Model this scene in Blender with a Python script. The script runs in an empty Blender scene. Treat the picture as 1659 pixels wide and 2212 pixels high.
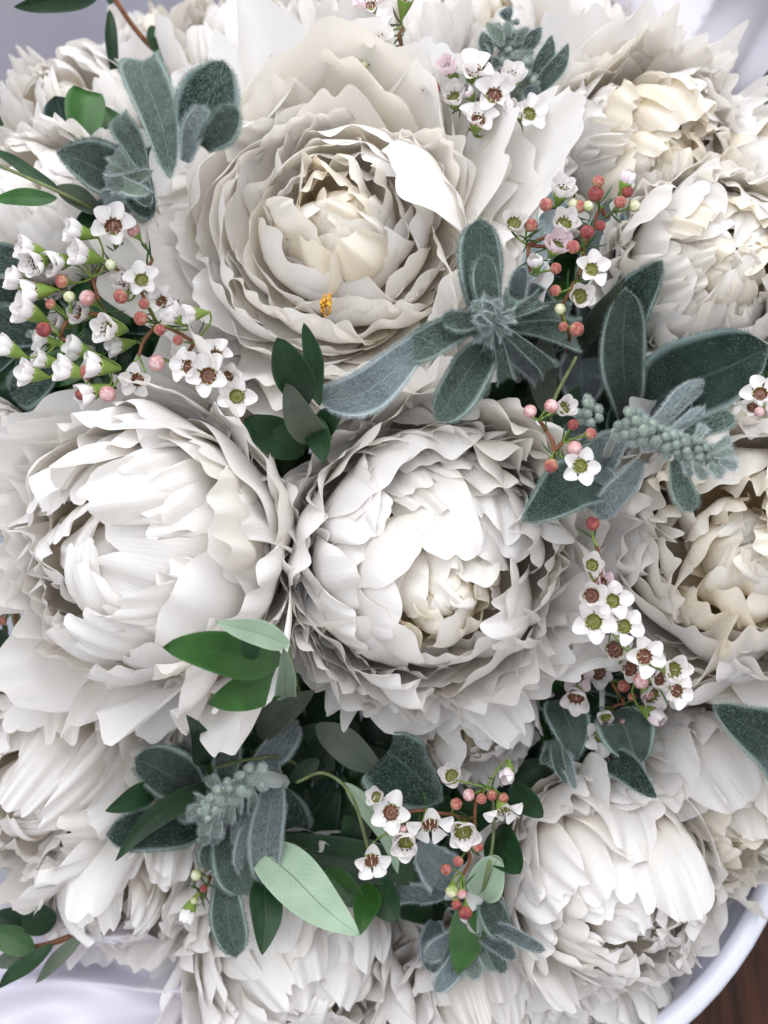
import bpy, math, random
import numpy as np
from mathutils import Vector, Matrix

# ---------------------------------------------------------------- camera, world, lights, exposure
scene = bpy.context.scene
COL = scene.collection
FPX = 2268.0                       # focal length for a picture 1659 x 2212 units wide and high
PITCH = math.radians(68)
CAM = Vector((0.0, 0.0, 0.80))
CR = Vector((1, 0, 0))
CF = Vector((0, math.cos(PITCH), -math.sin(PITCH)))
CU = Vector((0, math.sin(PITCH), math.cos(PITCH)))

def P(x, y, d):
    """a place in the world, laid out on a sketch of the bouquet: x, y on the sketch, d metres away"""
    return CAM + CF * d + CR * ((x - 829.5) / FPX * d) - CU * ((y - 1106) / FPX * d)

def D(r, u, t):
    """a direction: r to the right, u up the bouquet, t towards the viewer"""
    return (CR * r + CU * u - CF * t).normalized()

cam_d = bpy.data.cameras.new('camera')
cam = bpy.data.objects.new('camera', cam_d); COL.objects.link(cam)
cam.matrix_world = Matrix((CR, CU, -CF)).transposed().to_4x4()
cam.location = CAM
cam_d.sensor_fit = 'VERTICAL'; cam_d.sensor_height = 24.0
cam_d.lens = 24.0 * FPX / 2212.0
cam_d.clip_start = 0.02; cam_d.clip_end = 20
cam_d.dof.use_dof = True
cam_d.dof.focus_distance = 0.465
cam_d.dof.aperture_fstop = 5.6
scene.camera = cam

world = bpy.data.worlds.new('World'); scene.world = world; world.use_nodes = True
bg = world.node_tree.nodes['Background']
bg.inputs['Color'].default_value = (0.96, 0.965, 1.0, 1); bg.inputs['Strength'].default_value = 0.84

def area(name, loc, target, size, sy, power, color):
    l = bpy.data.lights.new(name, 'AREA'); l.shape = 'RECTANGLE'; l.size = size; l.size_y = sy
    l.energy = power; l.color = color
    o = bpy.data.objects.new(name, l); COL.objects.link(o)
    o.location = loc
    o.rotation_euler = (Vector(target) - Vector(loc)).to_track_quat('-Z', 'Y').to_euler()
    return o
area('window_light', (0.25, 0.85, 1.75), (0, 0.15, 0.3), 1.5, 1.2, 22, (0.99, 0.995, 1.0))
area('fill_light', (-0.45, -0.15, 1.75), (0, 0.2, 0.3), 1.1, 1.0, 11, (0.90, 0.94, 1.0))  # added fill lamp over the camera side, lifts the outer petals

scene.view_settings.view_transform = 'Standard'; scene.view_settings.look = 'None'
scene.view_settings.exposure = 0.17; scene.view_settings.gamma = 1.0
scene.render.engine = 'CYCLES'
scene.cycles.use_denoising = True
scene.cycles.use_adaptive_sampling = True; scene.cycles.adaptive_threshold = 0.025
scene.cycles.max_bounces = 7; scene.cycles.diffuse_bounces = 5; scene.cycles.transmission_bounces = 6
scene.cycles.glossy_bounces = 3
scene.cycles.caustics_reflective = False; scene.cycles.caustics_refractive = False

rs = np.random.RandomState(7)
random.seed(7)

# ---------------------------------------------------------------- helpers
def tag(o, label=None, cat=None, group=None, kind=None):
    if label: o['label'] = label
    if cat: o['category'] = cat
    if group: o['group'] = group
    if kind: o['kind'] = kind
    return o

def link(name, me, parent=None, mats=()):
    for m in mats: me.materials.append(m)
    o = bpy.data.objects.new(name, me); COL.objects.link(o)
    if parent is not None: o.parent = parent
    return o

def empty(name, loc, rot=None):
    o = bpy.data.objects.new(name, None); COL.objects.link(o)
    o.location = loc; o.empty_display_size = 0.01
    if rot is not None: o.rotation_euler = rot.to_euler()
    return o

def grid_faces(nu, nv, off=0, flip=False):
    i = np.arange(nu)[None, :]; j = np.arange(nv)[:, None]
    a = j * (nu + 1) + i + off
    f = np.stack([a, a + 1, a + nu + 2, a + nu + 1], -1).reshape(-1, 4)
    return f[:, ::-1] if flip else f

def mesh(name, verts, faces, uv=None, mat_idx=None, smooth=True):
    """verts (n,3), faces (m,4) or (m,3) array; uv per vertex"""
    me = bpy.data.meshes.new(name)
    verts = np.asarray(verts, dtype=np.float32); faces = np.asarray(faces, dtype=np.int32)
    n, k = faces.shape
    me.vertices.add(len(verts)); me.vertices.foreach_set('co', verts.ravel())
    me.loops.add(n * k); me.loops.foreach_set('vertex_index', faces.ravel())
    me.polygons.add(n); me.polygons.foreach_set('loop_start', np.arange(n, dtype=np.int32) * k)
    if smooth: me.polygons.foreach_set('use_smooth', np.ones(n, dtype=bool))
    if mat_idx is not None: me.polygons.foreach_set('material_index', np.asarray(mat_idx, dtype=np.int32))
    if uv is not None:
        l = me.uv_layers.new(name='UVMap')
        l.data.foreach_set('uv', np.asarray(uv, dtype=np.float32)[faces.ravel()].ravel())
    me.update(calc_edges=True)
    return me

# ---------------------------------------------------------------- materials
def new_mat(name):
    m = bpy.data.materials.new(name); m.use_nodes = True
    nt = m.node_tree; nt.nodes.clear()
    return m, nt, nt.nodes, nt.links

def node(ns, t, **kw):
    n = ns.new(t)
    for k, v in kw.items():
        if k.startswith('in_'): n.inputs[k[3:].replace('_', ' ')].default_value = v
        else: setattr(n, k, v)
    return n

def ramp(ns, stops):
    r = ns.new('ShaderNodeValToRGB'); e = r.color_ramp.elements
    while len(e) < len(stops): e.new(0.5)
    for i, (p, c) in enumerate(stops):
        e[i].position = p; e[i].color = (*c, 1)
    return r

def petal_mat(name, base, mid, tip, trans, trans_fac=0.40, rough=0.55, bump=0.42):
    m, nt, ns, L = new_mat(name)
    out = ns.new('ShaderNodeOutputMaterial')
    uv = ns.new('ShaderNodeUVMap'); sep = ns.new('ShaderNodeSeparateXYZ'); L.new(uv.outputs[0], sep.inputs[0])
    r = ramp(ns, [(0.0, base), (0.45, mid), (0.8, tip)])
    # blotchy pigment boundary
    mp = ns.new('ShaderNodeMapping'); mp.inputs['Scale'].default_value = (9, 1.6, 1); L.new(uv.outputs[0], mp.inputs[0])
    oi = ns.new('ShaderNodeObjectInfo')
    nz = node(ns, 'ShaderNodeTexNoise', noise_dimensions='4D', in_Scale=1.0, in_Detail=3.0)
    L.new(mp.outputs[0], nz.inputs['Vector']); 
    mw = node(ns, 'ShaderNodeMath', operation='MULTIPLY'); mw.inputs[1].default_value = 37.0
    L.new(oi.outputs['Random'], mw.inputs[0]); L.new(mw.outputs[0], nz.inputs['W'])
    ma = node(ns, 'ShaderNodeMath', operation='MULTIPLY_ADD'); ma.inputs[1].default_value = 0.3
    L.new(nz.outputs[0], ma.inputs[0]); 
    sb = node(ns, 'ShaderNodeMath', operation='SUBTRACT'); sb.inputs[1].default_value = 0.15
    L.new(sep.outputs[1], sb.inputs[0]); L.new(sb.outputs[0], ma.inputs[2]); L.new(ma.outputs[0], r.inputs[0])
    # fine veins running along the petal
    mp2 = ns.new('ShaderNodeMapping'); mp2.inputs['Scale'].default_value = (34, 2.2, 1); L.new(uv.outputs[0], mp2.inputs[0])
    n2 = node(ns, 'ShaderNodeTexNoise', noise_dimensions='4D', in_Scale=1.0, in_Detail=4.0, in_Roughness=0.6)
    L.new(mp2.outputs[0], n2.inputs['Vector']); L.new(mw.outputs[0], n2.inputs['W'])
    bp = node(ns, 'ShaderNodeBump', in_Strength=bump, in_Distance=0.0011); L.new(n2.outputs[0], bp.inputs['Height'])
    pb = node(ns, 'ShaderNodeBsdfPrincipled', in_Roughness=rough)
    pb.inputs['Specular IOR Level'].default_value = 0.28
    pb.inputs['Sheen Weight'].default_value = 0.06
    L.new(r.outputs[0], pb.inputs['Base Color']); L.new(bp.outputs[0], pb.inputs['Normal'])
    tr = ns.new('ShaderNodeBsdfTranslucent'); L.new(bp.outputs[0], tr.inputs['Normal'])
    mc = node(ns, 'ShaderNodeMix', data_type='RGBA', blend_type='MULTIPLY'); mc.inputs[0].default_value = 1
    L.new(r.outputs[0], mc.inputs[6]); mc.inputs[7].default_value = (*trans, 1); L.new(mc.outputs[2], tr.inputs[0])
    mx = ns.new('ShaderNodeMixShader'); mx.inputs[0].default_value = trans_fac
    L.new(pb.outputs[0], mx.inputs[1]); L.new(tr.outputs[0], mx.inputs[2]); L.new(mx.outputs[0], out.inputs[0])
    return m

MP_WHITE = petal_mat('petal_white', (0.86, 0.69, 0.41), (0.87, 0.82, 0.735), (0.872, 0.864, 0.868), (1.0, 0.955, 0.87))
MP_CREAM = petal_mat('petal_cream', (0.84, 0.67, 0.38), (0.86, 0.805, 0.70), (0.86, 0.848, 0.83), (1.0, 0.94, 0.82))
MP_CORE = petal_mat('petal_core', (0.83, 0.63, 0.32), (0.86, 0.785, 0.62), (0.87, 0.84, 0.775), (1.0, 0.9, 0.72))

# ---------------------------------------------------------------- peony
def waves(x, n, f0, f1):
    s = np.zeros_like(x)
    for _ in range(n):
        s += rs.uniform(0.4, 1) * np.sin(rs.uniform(f0, f1) * x + rs.uniform(0, 6.28))
    return s / math.sqrt(n)

def petal(R, zs, psi0, psi1, halfw, phi, flare=0.0, ruffle=0.05, notch=0.12, cup=1.0, crump=0.03,
          lean=0.0, twist=0.0, shift=(0, 0, 0), nu=26, nv=15, fan=0.22, curl=0.0, rbase=0.0):
    u = np.linspace(-1, 1, nu + 1)[None, :]; v = np.linspace(0, 1, nv + 1)[:, None] ** 0.85
    uu = u[0]
    # rounded tip with shallow notches and small teeth, measured in metres along the edge
    Lm = R * abs(psi1 - psi0)
    dep = 0.50 * halfw * np.abs(uu) ** 2.4 + 0.40 * halfw * np.abs(uu) ** 8
    for _ in range(rs.randint(0, 3)):
        c, w = rs.uniform(-0.8, 0.8), rs.uniform(0.07, 0.2)
        dep = dep + notch * R * rs.uniform(0.2, 0.9) * np.exp(-((uu - c) / w) ** 2)
    # rounded lobes parted by narrow clefts
    lk = rs.uniform(2.0, 5.0); wob = uu + 0.12 * waves(uu, 2, 2, 5)
    dep = dep + notch * R * rs.uniform(0.1, 0.7) * (1 - np.abs(np.cos(lk * wob + rs.uniform(0, 3.14))) ** 0.6)
    dep = dep + 0.006 * R * waves(uu, 3, 8, 17) + 0.2 * notch * R * waves(uu, 3, 3, 8)
    tipf = np.maximum(1 - dep / Lm, 0.3)
    ve = v * tipf[None, :]
    vv = np.broadcast_to(v, ve.shape); U = np.broadcast_to(u, ve.shape)
    psi = psi0 + (psi1 - psi0) * ve
    r = R * np.sin(psi); z = R * zs * np.cos(psi)
    nr, nz = np.sin(psi), np.cos(psi)
    f = fan + (1 - fan) * np.sin(np.clip(vv / 0.78, 0, 1) * math.pi / 2) ** 1.25
    f = f * (1 - 0.22 * np.clip((vv - 0.75) / 0.25, 0, 1) ** 2)
    side = 1 + 0.06 * waves(vv[:, :1], 2, 4, 9)
    x = U * halfw * f * side
    rc = R * cup
    off = -rc * (1 - np.cos(np.clip(x / rc, -1.7, 1.7)))
    tan = rc * np.sin(np.clip(x / rc, -1.7, 1.7))
    # flare and recurved lip
    fl = flare * R * ve ** 3 + curl * R * np.clip(ve - 0.72, 0, 1) ** 2 * 9 * 0.28
    ru = ruffle * R * ve ** 2.2 * waves(U + 0.15 * waves(ve, 1, 2, 4), 3, 2.2, 6.5) * (0.45 + 0.55 * np.abs(U))
    ru += 0.75 * ruffle * R * np.clip(ve - 0.6, 0, 1) ** 1.5 * 3.4 * waves(U + 0.1 * waves(ve, 1, 4, 8), 3, 6, 14)
    cr = crump * R * waves(1.7 * U + 0.6 * ve, 2, 1.5, 4) * waves(ve * 2 + 0.5 * U, 2, 2, 5) * np.clip(ve * 2, 0, 1)
    dn = off + fl + ru + cr + twist * x * ve
    rr = r + nr * dn + rbase * (1 - ve); zz = z + nz * dn
    tt = tan + lean * R * ve ** 2
    ca, sa = math.cos(phi), math.sin(phi)
    X = rr * ca - tt * sa + shift[0]; Y = rr * sa + tt * ca + shift[1]; Z = zz + shift[2]
    co = np.stack([X, Y, Z], -1).reshape(-1, 3)
    uv = np.stack([(U + 1) / 2, ve], -1).reshape(-1, 2)
    return mesh('petal', co, grid_faces(nu, nv), uv)

def rad(a): return math.radians(a)

def peony(px, py, rpx, d, axis, label, spin=0.0, n=78, psi_in=22, psi_out=96, power=0.85, zs=0.92, core=22, core_psi=38,
          flare=0.10, ruffle=0.055, Rin=0.55, wid=(0.34, 0.54), res=1.0, cream=0.25, cup=1.0, stamens=False, extra=None,
          core_shift=(0, 0), jit=9, core_r=1.0, core_white=False, core_z=0.0):
    R = rpx / FPX * d * 1.0
    c = P(px, py, d)
    zax = D(*axis); xax = CR.cross(zax) if abs(CR.dot(zax)) < 0.9 else CU.cross(zax)
    xax.normalize(); yax = zax.cross(xax)
    rot = Matrix((xax, yax, zax)).transposed()
    o = empty('peony', c, rot)
    tag(o, label, 'peony', 'white peonies packed in the bouquet')
    nu, nv = int(36 * res), int(13 * res)
    ga = math.radians(137.508)
    for k in range(n):
        t = (k + 0.5) / n
        rk = R * (Rin + (1 - Rin) * t ** 0.8) * rs.uniform(0.93, 1.05)
        p1 = psi_in + (psi_out - psi_in) * t ** power + rs.normal(0, jit)
        p1 = max(p1, 6)
        hw = R * (wid[0] + (wid[1] - wid[0]) * t) * rs.uniform(0.6, 1.25)
        fl = flare * (0.35 + t) * rs.uniform(-0.3, 1.7)
        ru = ruffle * rs.uniform(0.6, 1.7); tw = rs.normal(0, 0.2); nt_ = rs.uniform(0.04, 0.28)
        kind = rs.rand()
        if kind < 0.18: fl += rs.uniform(0.12, 0.40); tw *= 2.5; ru *= 1.5; p1 += rs.uniform(-10, 14)     # unruly ones standing out
        elif kind < 0.36: hw *= rs.uniform(1.25, 1.5); ru *= 0.9; nt_ *= 0.5; p1 += rs.uniform(-4, 12)      # broad smooth ones
        me = petal(rk, zs * rs.uniform(0.93, 1.07), rad(170), rad(max(p1, 6)), hw, spin + k * ga + rs.uniform(-0.3, 0.3), flare=fl,
                   ruffle=ru, notch=nt_, cup=cup * rs.uniform(0.8, 1.7),
                   crump=rs.uniform(0.015, 0.055), lean=rs.normal(0, 0.18), twist=tw, nu=nu, nv=nv,
                   curl=rs.choice([0, 0, 0.25, 0.5, -0.35]) * rs.uniform(0.4, 1.0))
        link('petal', me, o, [MP_CREAM if rs.rand() < cream * (1.3 - t) else MP_WHITE])
    for k in range(core):
        t = (k + 0.5) / core
        rk = R * (0.22 + 0.42 * t) * rs.uniform(0.9, 1.1) * core_r
        if k % 3 == 0: rk = R * rs.uniform(0.2, 0.34) * core_r
        me = petal(rk, 1.0, rad(165), rad((core_psi * (0.35 + 0.65 * t) if k % 3 else -core_psi * rs.uniform(0.0, 0.5)) + rs.normal(0, 9)), R * (rs.uniform(0.18, 0.32) if k % 3 else rs.uniform(0.10, 0.17)), k * ga + rs.uniform(-.4, .4),
                   flare=rs.uniform(-0.1, 0.3), ruffle=0.2 * rs.uniform(0.6, 1.5), notch=0.22, cup=rs.uniform(0.5, 1.1), crump=0.10,
                   lean=rs.normal(0, 0.2), twist=rs.normal(0, 0.5),
                   shift=(core_shift[0] * R, core_shift[1] * R, R * (0.40 - 0.25 * t) * (Rin + 0.25) + core_z * R), nu=int(22 * res), nv=int(11 * res))
        link('petal', me, o, [MP_WHITE if core_white else MP_CORE if rs.rand() < 0.6 else MP_CREAM])
    if extra: extra(o, R)
    return o

# ---------------------------------------------------------------- the setting: table, tub, paper
def wood_mat():
    m, nt, ns, L = new_mat('dark_wood')
    out = ns.new('ShaderNodeOutputMaterial'); tc = ns.new('ShaderNodeTexCoord')
    mp = ns.new('ShaderNodeMapping'); mp.inputs['Scale'].default_value = (60, 4, 4); mp.inputs['Rotation'].default_value = (0, 0, -0.75)
    L.new(tc.outputs['Object'], mp.inputs[0])
    n1 = node(ns, 'ShaderNodeTexNoise', in_Scale=2.5, in_Detail=6.0, in_Distortion=1.2); L.new(mp.outputs[0], n1.inputs['Vector'])
    r = ramp(ns, [(0.3, (0.010, 0.0035, 0.0015)), (0.55, (0.034, 0.011, 0.005)), (0.75, (0.060, 0.021, 0.010))]); L.new(n1.outputs[0], r.inputs[0])
    b = node(ns, 'ShaderNodeBump', in_Strength=0.3, in_Distance=0.001); L.new(n1.outputs[0], b.inputs['Height'])
    p = node(ns, 'ShaderNodeBsdfPrincipled', in_Roughness=0.6); p.inputs['Specular IOR Level'].default_value = 0.2; L.new(r.outputs[0], p.inputs['Base Color']); L.new(b.outputs[0], p.inputs['Normal'])
    L.new(p.outputs[0], out.inputs[0]); return m

def simple_mat(name, col, rough=0.5, bump=0.0, bscale=200.0, trans=None, tfac=0.3, var=0.0, vscale=30.0, spec=0.4, sheen=0.0, bdist=0.0006):
    m, nt, ns, L = new_mat(name)
    out = ns.new('ShaderNodeOutputMaterial'); tc = ns.new('ShaderNodeTexCoord')
    p = node(ns, 'ShaderNodeBsdfPrincipled', in_Roughness=rough); p.inputs['Base Color'].default_value = (*col, 1)
    p.inputs['Specular IOR Level'].default_value = spec; p.inputs['Sheen Weight'].default_value = sheen
    colsock = None
    if var > 0:
        n = node(ns, 'ShaderNodeTexNoise', in_Scale=vscale, in_Detail=4.0); L.new(tc.outputs['Object'], n.inputs['Vector'])
        r = ramp(ns, [(0.3, tuple(c * (1 - var) for c in col)), (0.7, tuple(min(1, c * (1 + var)) for c in col))])
        L.new(n.outputs[0], r.inputs[0]); L.new(r.outputs[0], p.inputs['Base Color']); colsock = r.outputs[0]
    if bump > 0:
        n = node(ns, 'ShaderNodeTexNoise', in_Scale=bscale, in_Detail=4.0); L.new(tc.outputs['Object'], n.inputs['Vector'])
        b = node(ns, 'ShaderNodeBump', in_Strength=bump, in_Distance=bdist); L.new(n.outputs[0], b.inputs['Height']); L.new(b.outputs[0], p.inputs['Normal'])
    if trans:
        t = ns.new('ShaderNodeBsdfTranslucent'); t.inputs[0].default_value = (*trans, 1)
        mx = ns.new('ShaderNodeMixShader'); mx.inputs[0].default_value = tfac
        L.new(p.outputs[0], mx.inputs[1]); L.new(t.outputs[0], mx.inputs[2]); L.new(mx.outputs[0], out.inputs[0])
    else: L.new(p.outputs[0], out.inputs[0])
    return m

M_WOOD = wood_mat()
M_TUB = simple_mat('white_plastic', (0.60, 0.62, 0.70), 0.3, bump=0.08, bscale=60)
M_PAPER = simple_mat('tissue_paper', (0.70, 0.68, 0.745), 0.75, bump=0.25, bscale=35, trans=(0.74, 0.71, 0.80), tfac=0.08, bdist=0.002, spec=0.15)

t_ = 2.5
table = link('table_top', mesh('table_top', [(-t_, -t_, 0), (t_, -t_, 0), (t_, t_, 0), (-t_, t_, 0)], [(0, 1, 2, 3)]), None, [M_WOOD])
tag(table, 'dark brown wooden table top under the white tub', None, None, 'structure')

TX, TY, TA, TB, TR = -0.058, 0.345, 0.300, 0.425, 0.20     # centre, half sizes and corner radius of the tub
def rrect(n, inset):
    a, b, r = TA - inset, TB - inset, max(TR - inset, 0.02)
    pts = []
    for q, (cx, cy) in enumerate(((a - r, b - r), (-(a - r), b - r), (-(a - r), -(b - r)), (a - r, -(b - r)))):
        for k in range(n):
            an = math.pi / 2 * (q + k / (n - 1))
            pts.append((TX + cx + r * math.cos(an), TY + cy + r * math.sin(an)))
    return np.array(pts)

def tub_loops(prof, n=22):
    co = []
    for inset, z in prof:
        p = rrect(n, inset); co.append(np.column_stack([p, np.full(len(p), z)]))
    m = len(co[0]); k = len(co)
    v = np.concatenate(co); f = []
    for j in range(k - 1):
        for i in range(m):
            f.append((j * m + i, j * m + (i + 1) % m, (j + 1) * m + (i + 1) % m, (j + 1) * m + i))
    return v, np.array(f), m
RIM = 0.187
tub = empty('plastic_tub', (TX, TY, 0)); tag(tub, 'white plastic tub with rounded rim holding the peonies and paper', 'tub')
def tub_part(name, prof, cap=False):
    v, f, m = tub_loops(prof); v = v - np.array([TX, TY, 0])
    f = [tuple(q) for q in f]
    if cap: f.append(tuple(range(len(v) - m, len(v))))
    me = bpy.data.meshes.new(name); me.from_pydata([tuple(q) for q in v], [], f); me.update()
    for p in me.polygons: p.use_smooth = len(p.vertices) == 4
    return link(name, me, tub, [M_TUB])
tub_part('tub_wall', [(0.035, 0.004), (0.012, 0.10), (0.003, RIM - 0.016), (0.0075, RIM - 0.016), (0.0165, 0.10), (0.038, 0.012)], cap=True)
rp = []
for k in range(13):
    an = math.pi * 2 * k / 12
    rp.append((0.004 - 0.0066 * math.cos(an), RIM - 0.006 + 0.0065 * math.sin(an)))
tub_part('tub_rim', rp)

def paper_liner():
    n, h = 30, 26
    base = rrect(n, 0.02); m = len(base); c = np.array([TX, TY])
    ang = np.arctan2(base[:, 1] - TY, base[:, 0] - TX)
    low = np.exp(-((np.angle(np.exp(1j * (ang - math.radians(-50))))) / 0.7) ** 2)        # tucked under the rim at this corner
    far = np.clip((base[:, 1] - 0.3) / 0.3, 0, 1)
    top = RIM + 0.02 + 0.06 * far + 0.025 * np.sin(ang * 5 + 1) + 0.012 * np.sin(ang * 13) - 0.040 * low
    co = []
    for j in range(h + 1):
        v = j / h
        z = 0.016 + (top - 0.016) * v
        ins = 0.045 - 0.030 * v + 0.06 * far * v ** 2
        fold = 0.006 * v * (np.sin(ang * 17 + 3 * v + np.sin(ang * 5)) + 0.8 * np.sin(ang * 29 + 5 * v))
        d = (c - base); dl = np.linalg.norm(d, axis=1)[:, None]
        p = base + d / dl * (ins - 0.02 + fold)[:, None]
        co.append(np.column_stack([p, z]))
    v = np.concatenate(co); f = []
    for j in range(h):
        for i in range(m):
            f.append((j * m + i, j * m + (i + 1) % m, (j + 1) * m + (i + 1) % m, (j + 1) * m + i))
    o = link('paper_liner', mesh('paper_liner', v - np.array([TX, TY, 0]), np.array(f)), None, [M_PAPER])
    o.location = (TX, TY, 0)
    tag(o, 'pale lavender paper lining the inside wall of the tub', 'paper')
paper_liner()

def sheet(corners, n, m, fold, label, name='tissue_sheet', seed=1):
    """a loose sheet between four world corners with ridged folds fold(u, v)"""
    a, b, c, d = [np.array(q) for q in corners]
    u = np.linspace(0, 1, n + 1)[None, :, None]; v = np.linspace(0, 1, m + 1)[:, None, None]
    g = (a * (1 - u) + b * u) * (1 - v) + (d * (1 - u) + c * u) * v
    nrm = np.cross(b - a, d - a); nrm = nrm / np.linalg.norm(nrm)
    if nrm[2] < 0: nrm = -nrm
    g = g + nrm * fold(u[..., 0], v[..., 0])[..., None]
    o0 = g.reshape(-1, 3).mean(0)
    o = link(name, mesh(name, g.reshape(-1, 3) - o0, grid_faces(n, m)), None, [M_PAPER])
    o.location = o0
    tag(o, label, 'paper'); return o
def ridge(x, s=1.0): return np.exp(-np.abs(x) / s)
def fold_a(u, v):
    w = v + 0.25 * u + 0.06 * np.sin(u * 5)
    return (0.020 * np.sin(w * 7 + 0.6) + 0.010 * np.sin(w * 17 + u * 4) + 0.022 * ridge(w - 0.62, 0.05) + 0.016 * ridge(w - 0.35 + 0.1 * u, 0.04)
            + 0.006 * np.sin(u * 11 - v * 6)) * np.ones_like(u * v)
sheet((P(-120, 1900, .60), P(330, 1990, .60), P(520, 2330, .57), P(-120, 2330, .57)), 70, 70, fold_a,
      'crumpled lavender tissue sheet with soft folds beside the tub corner')
def fold_b(u, v):
    w = u * 0.8 + v * 0.55
    return (0.03 * ridge(w - 0.55, 0.08) + 0.014 * np.sin(w * 11) + 0.008 * np.sin(v * 9 - u * 5) - 0.02 * ridge(w - 0.8, 0.05)) * np.ones_like(u * v)
sheet((P(1180, -120, .68), P(1800, -120, .66), P(1800, 420, .78), P(1230, 300, .80)), 60, 60, fold_b,
      'creased grey tissue sheet standing behind the cream centred peony')

# ---------------------------------------------------------------- the peonies
SPH = []
def F(px, py, rpx, d, axis, label, **kw):
    R = rpx / FPX * d
    SPH.append((P(px, py, d), R * 1.03))
    o = peony(px, py, rpx, d, axis, label, **kw)
    # stem down into the tub
    R2 = R * 0.9
    inv = o.matrix_basis.to_3x3().transposed()
    foot = Vector((TX + (o.location.x - TX) * 0.4, TY - 0.03 + (o.location.y - TY) * 0.35, 0.03))
    a = -Vector((0, 0, 1)) * R2 * 0.86; b = inv @ (foot - o.location)
    pts = [a * 0.9, a * 1.25, b]
    link('stem', tube_mesh('stem', pts, [0.004, 0.0036, 0.0032]), o, [M_STEM])
    link('sepal_cup', sepals(R2), o, [M_STEM])
    return o

def tube_arrays(pts, rad_, k=6, sub=6):
    pts = [Vector(p) for p in pts]
    if len(pts) > 2:                                            # Catmull-Rom
        q = [pts[0] * 2 - pts[1]] + pts + [pts[-1] * 2 - pts[-2]]; out = []; ro = []
        for i in range(1, len(q) - 2):
            for s in range(sub):
                t = s / sub
                out.append(0.5 * ((2 * q[i]) + (q[i + 1] - q[i - 1]) * t + (2 * q[i - 1] - 5 * q[i] + 4 * q[i + 1] - q[i + 2]) * t * t
                                  + (3 * q[i] - q[i - 1] - 3 * q[i + 1] + q[i + 2]) * t ** 3))
                ro.append(rad_[i - 1] * (1 - t) + rad_[i] * t)
        out.append(pts[-1]); ro.append(rad_[-1]); pts, rad_ = out, ro
    V, Fc = [], []
    up = Vector((0.31, 0.17, 0.93))
    for i, p in enumerate(pts):
        tdir = (pts[min(i + 1, len(pts) - 1)] - pts[max(i - 1, 0)]).normalized()
        x = tdir.cross(up)
        if x.length < 1e-3: x = tdir.cross(Vector((1, 0, 0)))
        x.normalize(); y = tdir.cross(x)
        for j in range(k):
            an = 2 * math.pi * j / k
            V.append(p + (x * math.cos(an) + y * math.sin(an)) * rad_[i])
    for i in range(len(pts) - 1):
        for j in range(k):
            Fc.append((i * k + j, i * k + (j + 1) % k, (i + 1) * k + (j + 1) % k, (i + 1) * k + j))
    return V, Fc

def tube_mesh(name, pts, rad_, k=6):
    V, Fc = tube_arrays(pts, rad_, k)
    return mesh(name, [tuple(v) for v in V], Fc)

M_STEM = simple_mat('stem_green', (0.10, 0.17, 0.04), 0.5, var=0.3, vscale=120)
def sepals(R):
    V, Fc = [], []
    for q in range(5):
        ph = q * 1.2566
        n = len(V)
        for j in range(6):
            t = j / 5
            ps = math.radians(176 - 60 * t); w = 0.16 * R * math.sin(math.pi * (0.25 + 0.72 * t))
            r, z = 1.01 * R * math.sin(ps), R * 0.95 * math.cos(ps)
            for s in (-1, 0, 1):
                V.append((r * math.cos(ph) - s * w * math.sin(ph), r * math.sin(ph) + s * w * math.cos(ph), z))
        for j in range(5):
            for s in range(2):
                a = n + j * 3 + s; Fc.append((a, a + 1, a + 4, a + 3))
    return mesh('sepal_cup', V, Fc)

M_STAMEN = simple_mat('stamen_yellow', (0.55, 0.27, 0.03), 0.6, var=0.3, vscale=300)
def stamen_clump(o, R, phi, psi, rr):
    V, Fc = [], []
    for q in range(16):
        ps = psi + rs.normal(0, 0.05); ph = phi + rs.normal(0, 0.03)
        dirv = Vector((math.sin(ps) * math.cos(ph), math.sin(ps) * math.sin(ph), math.cos(ps)))
        a = dirv * R * rr * 0.92; b = dirv * R * rr * rs.uniform(0.96, 1.03)
        v, f = tube_arrays([a, b, b + dirv * R * 0.012, b + dirv * R * 0.035], [R * 0.003, R * 0.003, R * 0.010, R * 0.005], 5, 2)
        n = len(V); V += v; Fc += [tuple(i + n for i in t) for t in f]
    link('stamens', mesh('stamens', [tuple(v) for v in V], Fc), o, [M_STAMEN])

def cup_extra(nc, rr, psi, hw, shift=(0, 0, 0), mat=None, ruffle=0.02, spin=0.0):
    def fn(o, R):
        for k in range(nc):
            me = petal(R * rr * (1 + 0.03 * (k % 3)), 1.05, rad(165), rad(psi + rs.normal(0, 5)), R * hw * rs.uniform(0.85, 1.15), spin + k * 6.283 / nc * 1.0 + rs.uniform(-.2, .2),
                       flare=rs.uniform(-0.04, 0.06), ruffle=ruffle, notch=0.10, cup=0.95, crump=0.015, lean=rs.normal(0, .06),
                       shift=(shift[0] * R, shift[1] * R, shift[2] * R), nu=34, nv=20)
            link('petal', me, o, [mat or MP_WHITE])
    return fn

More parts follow.
